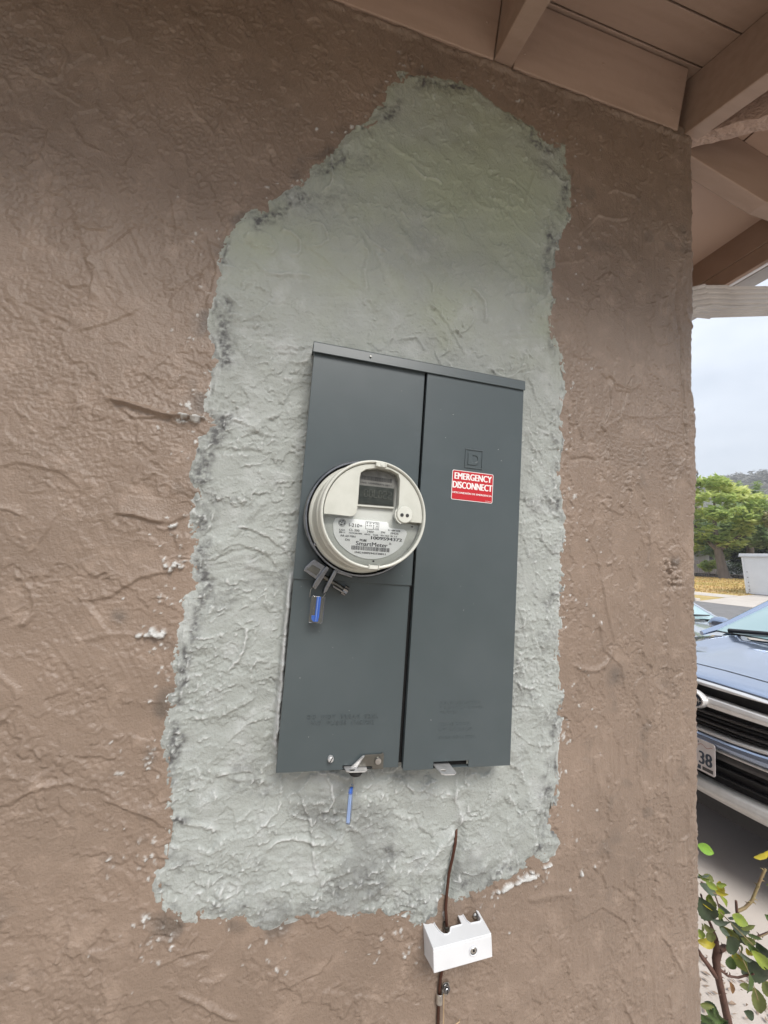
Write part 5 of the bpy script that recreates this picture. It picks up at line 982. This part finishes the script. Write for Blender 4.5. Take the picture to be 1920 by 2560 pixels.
def car(label, loc, rotz, paint, full):
    """local axes: u back from the nose, v across, w up; u maps to +X before rotation"""
    root = tag(empty('parked_car', loc, (0,0,rotz)), label, 'car', 'cars parked in front of the house')
    def hood_w(u, v): return np.interp(u,[.10,.25,.6,1.05,1.15],[.900,.935,.985,1.045,1.055])-.055*(abs(v)/.8)**2.2
    # lower body: sides, wings and tail as a loft over stations
    st = [(.16,.80,.87),(.30,.86,.90),(.55,.885,.955),(1.12,.90,1.0),(1.6,.90,.99),(2.6,.90,1.0),(3.5,.90,1.02),(4.1,.88,1.02),(4.40,.82,.98)]
    loops = []
    for u, hw, top in st:
        lp = [(u,s_*hw*k,w) for s_ in (1,) for k, w in ((.90,.24),(1.0,.36),(1.0,.62),(.985,.76),(.93,top-.05),(.86,top))]
        loops.append(lp+[(u,-p[1],p[2]) for p in lp[::-1]])
    b = MB(); b.loft(loops, True, True); body = b.build('body', paint, root, True, 0, 2, 40)
    # bonnet with two long creases
    b = MB(); us = [.075,.10,.16,.25,.40,.60,.85,1.05,1.13]; vs_ = [-.80,-.74,-.64,-.585,-.56,-.50,-.3,0,.3,.50,.56,.585,.64,.74,.80]
    pts = [[(u+.10*(abs(v)/.8)**2*(1-u), v*(.93+.07*min(1,u)), float(hood_w(u,v))+(.016*(abs(abs(v)-.575)<.03)-.012*(abs(v)<.52))*min(1,u*1.6)-(.018 if u < .09 else 0)) for v in vs_] for u in us]
    n = len(vs_); b.add([p for r_ in pts for p in r_], [(i*n+j,i*n+j+1,(i+1)*n+j+1,(i+1)*n+j) for i in range(len(us)-1) for j in range(n-1)]); h_ = b.build('bonnet', paint, root, True, 0, 2, 60); h_.modifiers.new('thick','SOLIDIFY').thickness = .012
    b = MB(); uu = 3; b.tube([(pts[uu][j][0],pts[uu][j][1],pts[uu][j][2]-.0015) for j in range(1,n-1)], .0042, 6); b.build('bonnet_gap', M['pl_black'], root)
    # cabin: roof, pillars, glazing
    A0, A1, B1, B0 = (1.12,.74,1.045),(2.00,.56,1.50),(3.55,.58,1.50),(4.15,.72,1.04)
    def mirror(p): return (p[0],-p[1],p[2])
    b = MB(); b.add([A1,mirror(A1),(2.15,-.60,1.535),(2.15,.60,1.535),(2.8,.62,1.56),(2.8,-.62,1.56),B1,mirror(B1)], [(0,1,2,3),(3,2,5,4),(4,5,7,6)]); o = b.build('roof', paint, root, True, 0, 2, 60); o.modifiers.new('thick','SOLIDIFY').thickness = .03
    b = MB(); b.add([A0,mirror(A0),mirror(A1),A1,(1.03,0,1.055),(1.94,0,1.515)], [(0,4,5,3),(4,1,2,5)]); b.build('windscreen', M['glass'], root, True, 0, 2, 60)
    b = MB(); b.add([B0,mirror(B0),mirror(B1),B1], [(0,3,2,1)]); b.build('rear_window', M['glass'], root)
    for s_ in (1,-1):
        f = lambda p: (p[0],p[1]*s_,p[2])
        b = MB(); b.add([f((1.25,.80,1.0)),f((2.05,.615,1.47)),f((3.5,.635,1.47)),f((4.0,.80,1.0))], [(0,1,2,3)]); b.build('side_window', M['glass'], root)
        b = MB(); b.tube([f((1.02,.775,1.015)),f((1.20,.745,1.075)),f((1.6,.665,1.29)),f((2.03,.58,1.51))], [.018,.026,.026,.026], 8); b.build('pillar', paint, root, True)
        for u in (2.75,3.55): b = MB(); b.tube([f((u,.805,.99)),f((u-.02,.63,1.49))], .03, 6); b.build('pillar', M['pl_black'], root, True)
        # door mirror
        mb = MB(); lo = []
        for k in range(7):
            a = -1+2*k/6; q = math.sqrt(max(.02,1-a*a)); lo.append([(1.50+.05*math.cos(t)*q-.02*abs(a), s_*(.99+.10*a), 1.06+.065*math.sin(t)*q) for t in [2*math.pi*i/12 for i in range(12)]])
        mb.loft(lo); mi = mb.build('mirror', paint, root, True, 0, 2, 60); mb = MB(); mb.tube([(1.46,s_*.84,1.02),(1.49,s_*.92,1.04)], .03, 8); mb.build('mirror_arm', M['pl_black'], mi, True)
        for u in (.86,3.52):
            wh = empty('wheel', (u,s_*.80,.335)); wh.parent = root
            b = MB(); b.lathe([(.20,-.10),(.30,-.11),(.333,-.08),(.335,.0),(.333,.08),(.30,.11),(.20,.105)], n=36); b.build('tyre', M['tyre'], wh, True, 0, 2, 50)
            b = MB(); b.lathe([(.0,.06),(.05,.065),(.06,.04),(.19,.05),(.215,.09),(.215,-.08)], n=36) if s_ < 0 else b.lathe([(.0,-.06),(.05,-.065),(.06,-.04),(.19,-.05),(.215,-.09),(.215,.08)], n=36); b.build('rim', M['skid'], wh, True, 0, 2, 40)
        b = MB(); b.loft([[(.17,s_*.50,.80),(.22,s_*.74,.82),(.22,s_*.74,.74),(.17,s_*.50,.74)],[(.34,s_*.50,.885),(.48,s_*.84,.90),(.44,s_*.84,.76),(.30,s_*.50,.74)]]); b.build('headlight', M['lamp'], root, bevel=.01)
    # cowl with wipers
    b = MB(); b.add([(1.10,.76,1.035),(1.08,0,1.05),(1.10,-.76,1.035),(1.20,-.75,1.06),(1.10,0,1.078),(1.20,.75,1.06)], [(0,1,4,5),(1,2,3,4)]); b.build('cowl', M['pl_black'], root)
    for v0, v1 in ((.62,.02),(.02,-.58)): b = MB(); b.tube([(1.085,v0,1.062),(1.115,(v0+v1)/2,1.090),(1.125,v1,1.095)], [.016,.013,.008], 6); b.build('wiper', M['pl_black'], root, True)
    # nose, in pieces across the car; bow() sweeps the ends back
    def bow(v): return .010+.16*(abs(v)/.75)**2.4
    VS = [-.80,-.7,-.6,-.5,-.42,-.36,-.3,-.2,-.1,0,.1,.2,.3,.36,.42,.5,.6,.7,.80]
    def band(name, m, zf, du, zlo, zhi, vr=.8, dep=.05, bev=.004, par=None, smooth=False):
        """bar across the nose: zlo/zhi are heights as functions of |v|, du how far it sits behind the foremost face"""
        vv = [v for v in VS if abs(v) <= vr+1e-6]; lp = []
        for v in vv:
            a, c = zlo(abs(v)), zhi(abs(v)); u = bow(v)+du; lp.append([(u,v,a),(u-zf,v,(a+c)/2),(u,v,c),(u+dep,v,c),(u+dep,v,a)])
        b = MB(); b.loft(lp); return b.build(name, m, par or root, smooth, bev, 2, 50)
    k = lambda c, e=0, p=2: (lambda a: c+e*(a/.4)**p)
    band('bumper', paint, .0, .075, k(.42), k(.88), .80, .10)                                   # skin behind everything
    grille = empty('grille'); grille.parent = root
    band('grille_back', M['pl_black'], .0, .060, k(.655), k(.880), .44, .02, 0, grille)
    band('upper_trim', M['car_chrome'], .004, .012, k(.868,.0), k(.884,-.012), .46, .05, .002, grille)
    band('wing_bar', M['car_chrome'], .012, -.004, k(.772,.000), k(.822,-.010), .44, .05, .005, grille)
    for z in (.735,.715,.690,.672): band('slat', M['grey_pl'] if z in (.735,.69) else M['pl_black'], .006, .028 if z in (.735,.69) else .036, k(z-.007,.004), k(z+.006,.004), .42, .02, .002, grille)
    band('lower_trim', M['car_chrome'], .006, .004, k(.638,.016,4), k(.654,.018,4), .44, .06, .003, grille)
    for s_ in (1,-1):
        b = MB(); b.loft([[(bow(.43)+.004,s_*.425,.652),(bow(.43)+.004,s_*.425,.672),(bow(.43)+.05,s_*.425,.672),(bow(.43)+.05,s_*.425,.652)],[(bow(.5)+.004,s_*.49,.800),(bow(.5)+.004,s_*.47,.815),(bow(.5)+.05,s_*.47,.815),(bow(.5)+.05,s_*.49,.800)]]); b.build('end_trim', M['car_chrome'], grille, bevel=.004)
    band('bumper_band', paint, .016, -.004, k(.588,.002), k(.636,.014,4), .80, .08, .01)
    band('crease_strip', M['skid'], .004, .004, k(.572,.0), k(.586,.0), .62, .04, .003)
    band('lower_panel', M['grey_pl'], .010, .014, k(.535), k(.570), .74, .06, .006)
    band('intake_back', M['pl_black'], .0, .060, k(.395), k(.535), .60, .02, 0)
    for z in (.498,.452): band('intake_slat', M['pl_black'], .004, .036, k(z-.005), k(z+.005), .58, .02, .002)
    band('skid_plate', M['skid'], .020, -.002, k(.345,-.004), k(.410,.006), .72, .10, .012)
    band('under_tray', M['pl_black'], .0, .060, k(.26), k(.343), .70, .30, 0)
    if full:
        # round-ended badge with six small stars, on the wing bar
        bg_ = MB(); n = 36; lo = []
        for r, d in ((1.0,.0),(1.0,.022),(.93,.030),(.84,.028),(.82,.022)): lo.append([(.004-d, .094*r*math.cos(2*math.pi*i/n), .798+.050*r*math.sin(2*math.pi*i/n)) for i in range(n)])
        bg_.loft(lo, True, False); badge = bg_.build('badge', M['car_chrome'], grille, True, 0, 2, 50)
        b = MB(); b.add([(-.020, .080*math.cos(2*math.pi*i/n), .798+.043*math.sin(2*math.pi*i/n)) for i in range(n)], [tuple(range(n))]); b.build('badge_field', M['plate_ink'], badge)
        def star(v, w, s_):
            b = MB(); p = []
            for i in range(8): r = s_ if i % 2 == 0 else s_*.26; a = math.pi*i/4; p.append((-.0225, v+r*1.45*math.cos(a), w+r*math.sin(a)))
            b.add(p, [tuple(range(8))]); b.build('star', M['car_chrome'], badge)
        star(.038,.806,.021)
        for v, w in ((-.010,.818),(-.036,.808),(-.060,.796),(-.036,.782),(-.008,.776)): star(v, w, .0125)
        # licence plate: viewed from the front, left is +v
        pl = empty('licence_plate'); pl.parent = root; PV = .020; u0 = -.010
        lp = []
        for p in rrect(-.1525,.1525,.456,.608,.012): lp.append((PV-p[0], p[1]))
        b = MB(); b.loft([[(u0,p[0],p[1]) for p in lp],[(u0+.004,p[0],p[1]) for p in lp]]); b.build('plate_panel', M['plate'], pl, bevel=.001)
        def ptext(body, x0, x1, z0, z1, m, bold=0):
            q = MB(); put_text(q, body, x0, x1, z0, z1, 0, .0004, bold); q.v = [(u0-.0006+p[1], PV-p[0], p[2]) for p in q.v]; q.build('lettering', m, pl)
        ptext('38', .072, .136, .492, .556, M['plate_ink'], .0028)
        b = MB(); 
        for i in range(16):
            x0_, x1_ = .02+i*.0075, .02+(i+1)*.0075; z0_, z1_ = .580+.006*math.sin(i*.9), .580+.006*math.sin((i+1)*.9); b.add([(u0-.0006,PV-x0_,z0_),(u0-.0006,PV-x1_,z1_),(u0-.0006,PV-x1_,z1_+.003),(u0-.0006,PV-x0_,z0_+.003)], [(0,1,2,3)])
        b.build('plate_scroll', M['plate_deco'], pl)
        for x_, z_ in ((.055,.594),): b = MB(); b.add([(u0-.0007,PV-x_+.016*math.cos(a),z_+.007*math.sin(a)) for a in [rad(30*i) for i in range(12)]], [tuple(range(12))]); b.build('plate_bolt', M['plate_ink'], pl)
        b = MB(); b.add([(u0-.0007,PV-.088,.466),(u0-.0007,PV-.142,.466),(u0-.0007,PV-.142,.483),(u0-.0007,PV-.088,.483)], [(0,1,2,3)]); b.build('plate_tag', M['grey_pl'], pl)
        b = MB(); b.add([(u0-.0007,PV-.030,.464),(u0-.0007,PV-.080,.464),(u0-.0007,PV-.080,.484),(u0-.0007,PV-.030,.484)], [(0,1,2,3)]); b.build('plate_tag', M['plate_ink'], pl)
    # floor and seats seen through the glass
    b = MB(); b.box((1.2,-.75,.5),(4.0,.75,.9)); b.build('interior', M['seat'], root)
    for v in (.38,-.38): b = MB(); b.box((2.15,v-.24,.9),(2.35,v+.24,1.30)); b.build('seat', M['seat'], root, bevel=.05)
    return root
car('dark blue car nosing toward the house, chrome grille and plate ending 38', (2.195,1.115,0), 0, M['navy'], True)
car('silver car parked crosswise beyond the dark blue car, windscreen in view', (5.15,2.72,-.13), rad(90), M['silver'], False)

# ------------------------------------------------------------------ rose bush at the foot of the corner
rose = tag(empty('rose_bush', (1.16,.20,0)), 'thorny rose bush with green and yellowing leaves beside the wall corner', 'rose bush')
M['cane'] = mat('rose_cane', (.115,.058,.042), .7, noise=(60,(.075,.040,.030),4,.35,.7), bump=(200,.5,.002)); M['cane_green'] = mat('rose_cane_green', (.26,.21,.10), .6, noise=(50,(.20,.13,.075),4,.35,.7))
cm_ = cam_ob.matrix_world
def spot(px, py, d):
    """a measured point of the bush: photograph coordinates and metres in front of the camera, turned into its place beside the wall"""
    return cm_ @ Vector(((px-960)/1068.35*d, -(py-1280)/1068.35*d, -d))
ORG = Vector((1.16,.20,0))
def cane(pts, m, thorns=0, seed=0):
    q = [spot(*p[:3])-ORG for p in pts]; b = MB(); fine = []; rr = []
    for i in range(len(q)-1):
        for k in range(4): t = k/4; fine.append(q[i].lerp(q[i+1],t)); rr.append((pts[i][3]*(1-t)+pts[i+1][3]*t)*.62)
    fine.append(q[-1]); rr.append(pts[-1][3]*.62); b.tube(fine, rr, 9); o = b.build('cane', m, rose, True, 0, 2, 80); R = random.Random(seed)
    for _ in range(thorns):
        i = R.randrange(1,len(fine)-1); a = R.uniform(0,6.28); ax_ = (fine[i+1]-fine[i]).normalized(); s_ = ax_.orthogonal().normalized(); s_ = s_*math.cos(a)+ax_.cross(s_)*math.sin(a); p = fine[i]+s_*rr[i]*.7
        tb = MB(); tb.tube([p-ax_*.001, p+s_*.004+ax_*.0005, p+s_*.0085-ax_*.0015], [.0026,.0014,.0002], 6); tb.build('thorn', m, o)
    return o
D0 = 1.22
base_px = (1838,2760,1.30,.017)
root_pt = ORG
cane([(1872,3150,1.50,.020),(1850,2800,1.32,.019),(1826,2580,1.22,.017),(1806,2490,1.20,.015),(1795,2440,1.19,.015),(1790,2400,1.19,.016),(1795,2376,1.19,.017)], M['cane'], 8, 1)
cane([(1790,2440,1.19,.012),(1770,2412,1.19,.010),(1752,2388,1.20,.009),(1735,2360,1.22,.008)], M['cane'], 3, 2)
cane([(1793,2380,1.19,.014),(1790,2345,1.19,.008),(1776,2310,1.19,.006),(1764,2282,1.20,.005),(1752,2235,1.21,.004)], M['cane'], 5, 3)
cane([(1797,2376,1.19,.013),(1812,2368,1.20,.011),(1818,2366,1.20,.006),(1830,2345,1.20,.005),(1845,2300,1.21,.006),(1842,2278,1.21,.006),(1840,2252,1.21,.005)], M['cane'], 4, 4)
cane([(1844,2278,1.21,.007),(1862,2270,1.21,.0065),(1880,2252,1.21,.0065),(1892,2222,1.21,.006),(1905,2190,1.21,.0058),(1914,2172,1.21,.0058)], M['cane_green'], 11, 5)
cane([(1802,2425,1.19,.006),(1820,2440,1.18,.0045),(1845,2444,1.18,.0045),(1868,2438,1.18,.004),(1885,2435,1.17,.003)], M['cane'], 4, 6)
cane([(1884,2346,1.22,.005),(1905,2338,1.22,.005),(1935,2325,1.22,.004)], M['cane'], 5, 7)
cane([(1752,2205,1.21,.004),(1772,2216,1.20,.0035),(1786,2232,1.19,.003),(1798,2268,1.18,.003)], M['cane'], 2, 8)
for pts in ([(1752,2210,1.2),(1768,2225,1.19),(1800,2240,1.18),(1815,2262,1.18)],[(1800,2280,1.18),(1825,2305,1.18),(1850,2330,1.18),(1880,2360,1.18),(1900,2400,1.17)],[(1845,2365,1.18),(1858,2400,1.17),(1880,2450,1.17),(1895,2500,1.16)],[(1870,2355,1.2),(1895,2345,1.2),(1925,2330,1.2)]):
    b = MB(); b.tube([spot(*p)-ORG for p in pts], .0014, 6); b.build('leaf_stalk', M['cane_green'], rose, True)
leafm = {}
def lm(key, c, c2, rough=.42):
    if key not in leafm:
        m = mat('leaf_'+key, c, rough, noise=(45,c2,5,.35,.7), bump=(120,.2,.001)); n = m.node_tree; b = n.nodes['Principled BSDF']; t = n.nodes.new('ShaderNodeBsdfTranslucent'); x = n.nodes.new('ShaderNodeMixShader'); x.inputs[0].default_value = .28
        src = b.inputs['Base Color'].links[0].from_socket; n.links.new(src, t.inputs['Color']); n.links.new(b.outputs[0], x.inputs[1]); n.links.new(t.outputs[0], x.inputs[2]); n.links.new(x.outputs[0], n.nodes['Material Output'].inputs['Surface']); leafm[key] = m
    return leafm[key]
LC = {'green':((.10,.155,.05),(.075,.12,.04)),'dark':((.035,.055,.028),(.05,.07,.035)),'grey':((.13,.165,.12),(.10,.13,.09)),'yellow':((.50,.40,.035),(.36,.33,.04)),'lime':((.26,.32,.05),(.18,.25,.05)),'bright':((.22,.40,.05),(.17,.32,.05)),'olive':((.17,.19,.055),(.12,.14,.045)),'dry':((.34,.18,.07),(.25,.13,.06))}
def leaf(px, py, L, W, ang, key, d=1.19, tilt=0.0, seed=0):
    """one leaflet: pointed oval, folded along the midrib, toothed edge; L and W in metres, ang = direction of its tip seen from the front"""
    R = random.Random(seed*7+int(px)); n = 14; rows = []; c = spot(px,py,d); f = (c-cm_.translation).normalized(); rt = Vector((cm_[0][0],cm_[1][0],cm_[2][0])); upv = rt.cross(-f)*-1 if False else Vector((cm_[0][1],cm_[1][1],cm_[2][1]))
    a = rad(ang); U = (rt*math.cos(a)-upv*math.sin(a)); Vv = (rt*math.sin(a)+upv*math.cos(a)); Nn = U.cross(Vv)
    ty = rad(tilt); V2 = Vv*math.cos(ty)+Nn*math.sin(ty); N2 = U.cross(V2); curl = R.uniform(-.25,.35); b = MB(); vs = []
    for i in range(n+1):
        t = i/n; w = W*.5*(math.sin(math.pi*t**.85)**.8)*(1+.10*(i%2)); x = (t-.5)*L
        for s_ in (-1,-.5,0,.5,1): vs.append(c-ORG+U*x+V2*(w*s_)+N2*(abs(s_)*w*.55 - curl*L*(t-.5)**2*1.6 + .0008*R.uniform(-1,1)))
    b.add(vs, [(i*5+j,i*5+j+1,(i+1)*5+j+1,(i+1)*5+j) for i in range(n) for j in range(4)]); o = b.build('leaf', lm(key,*LC[key]), rose, True, 0, 2, 180); return o
for k, a in enumerate([(1762,2122,.052,.024,28,'bright'),(1908,2133,.060,.022,-25,'yellow'),(1764,2196,.042,.014,25,'lime'),(1778,2213,.040,.016,35,'lime'),(1802,2230,.052,.020,24,'yellow'),(1772,2224,.060,.020,35,'grey'),(1767,2275,.078,.046,55,'dark'),(1812,2274,.050,.020,38,'grey'),(1798,2284,.034,.022,80,'lime'),(1803,2302,.056,.024,10,'grey'),(1846,2298,.052,.026,30,'lime'),(1853,2322,.064,.028,30,'grey'),(1826,2328,.060,.026,40,'olive'),(1823,2358,.054,.042,70,'dark'),(1866,2350,.070,.024,32,'grey'),(1768,2357,.052,.022,8,'yellow'),(1774,2338,.034,.024,80,'olive'),(1854,2402,.066,.036,58,'lime'),(1872,2352,.046,.022,20,'olive'),(1903,2428,.084,.056,40,'dark'),(1871,2460,.054,.024,95,'green'),(1893,2500,.078,.034,76,'olive'),(1912,2378,.060,.034,45,'dark'),(1905,2402,.070,.028,45,'lime'),(1922,2472,.064,.034,60,'olive'),(1776,2520,.060,.026,45,'dark'),(1794,2544,.078,.028,38,'green'),(1826,2408,.036,.024,95,'green'),(1829,2470,.036,.014,75,'dry'),(1768,2546,.060,.026,40,'green'),(1762,2574,.064,.030,30,'dark'),(1940,2300,.06,.03,20,'green'),(1960,2420,.07,.04,60,'olive'),(1950,2520,.07,.035,70,'green'),(1935,2200,.05,.025,-40,'lime'),(1985,2350,.06,.03,30,'dark'),(1752,2335,.030,.018,70,'lime'),(1842,2390,.05,.016,55,'yellow'),(1780,2262,.04,.02,60,'olive'),(1885,2372,.045,.02,40,'green'),(1812,2255,.034,.012,62,'lime')]):
    leaf(*a, 1.16+.05*((k*37)%10)/10, (-25,10,30,-10,20)[k%5], k)
Rx = random.Random(77)
for k in range(46):
    px_, py_ = Rx.choice([(1775,2225),(1790,2290),(1815,2320),(1850,2340),(1875,2380),(1885,2430),(1880,2480),(1790,2540),(1760,2560),(1905,2350),(1900,2540),(1850,2370)])
    leaf(px_+Rx.gauss(0,22), py_+Rx.gauss(0,24), Rx.uniform(.026,.046), Rx.uniform(.012,.024), Rx.uniform(-20,100), Rx.choice(['green','olive','lime','grey','dark','dark','yellow','olive']), Rx.uniform(1.15,1.27), Rx.uniform(-50,50), 100+k)
# fallen leaf litter and bark on the ground below the bush
n = 1400; Rl = np.random.default_rng(17); lx = Rl.uniform(.95,2.0,n); ly = Rl.uniform(-.1,1.3,n)*(lx-.6); la = Rl.uniform(0,6.28,n); ls = Rl.uniform(.004,.016,n)
kk = np.hypot(lx-1.2, ly-.3) < .75; lx, ly, la, ls = lx[kk], ly[kk], la[kk], ls[kk]; n = len(lx)
V = np.stack([np.stack([lx+ls*np.cos(la+q)*(1 if i%2==0 else .45), ly+ls*np.sin(la+q)*(1 if i%2==0 else .45), np.full(n,.004)+Rl.uniform(0,.008,n)],-1) for i, q in enumerate((0,1.57,3.14,4.71))],1)
me = bpy.data.meshes.new('leaf_litter'); me.from_pydata(V.reshape(-1,3).tolist(), [], np.arange(4*n).reshape(n,4).tolist()); me.materials.append(mat('leaf_litter', (.20,.14,.10), .9, noise=(20,(.38,.30,.24),4,.35,.65))); o = bpy.data.objects.new('leaf_litter', me); col.objects.link(o); tag(o, kind='stuff')
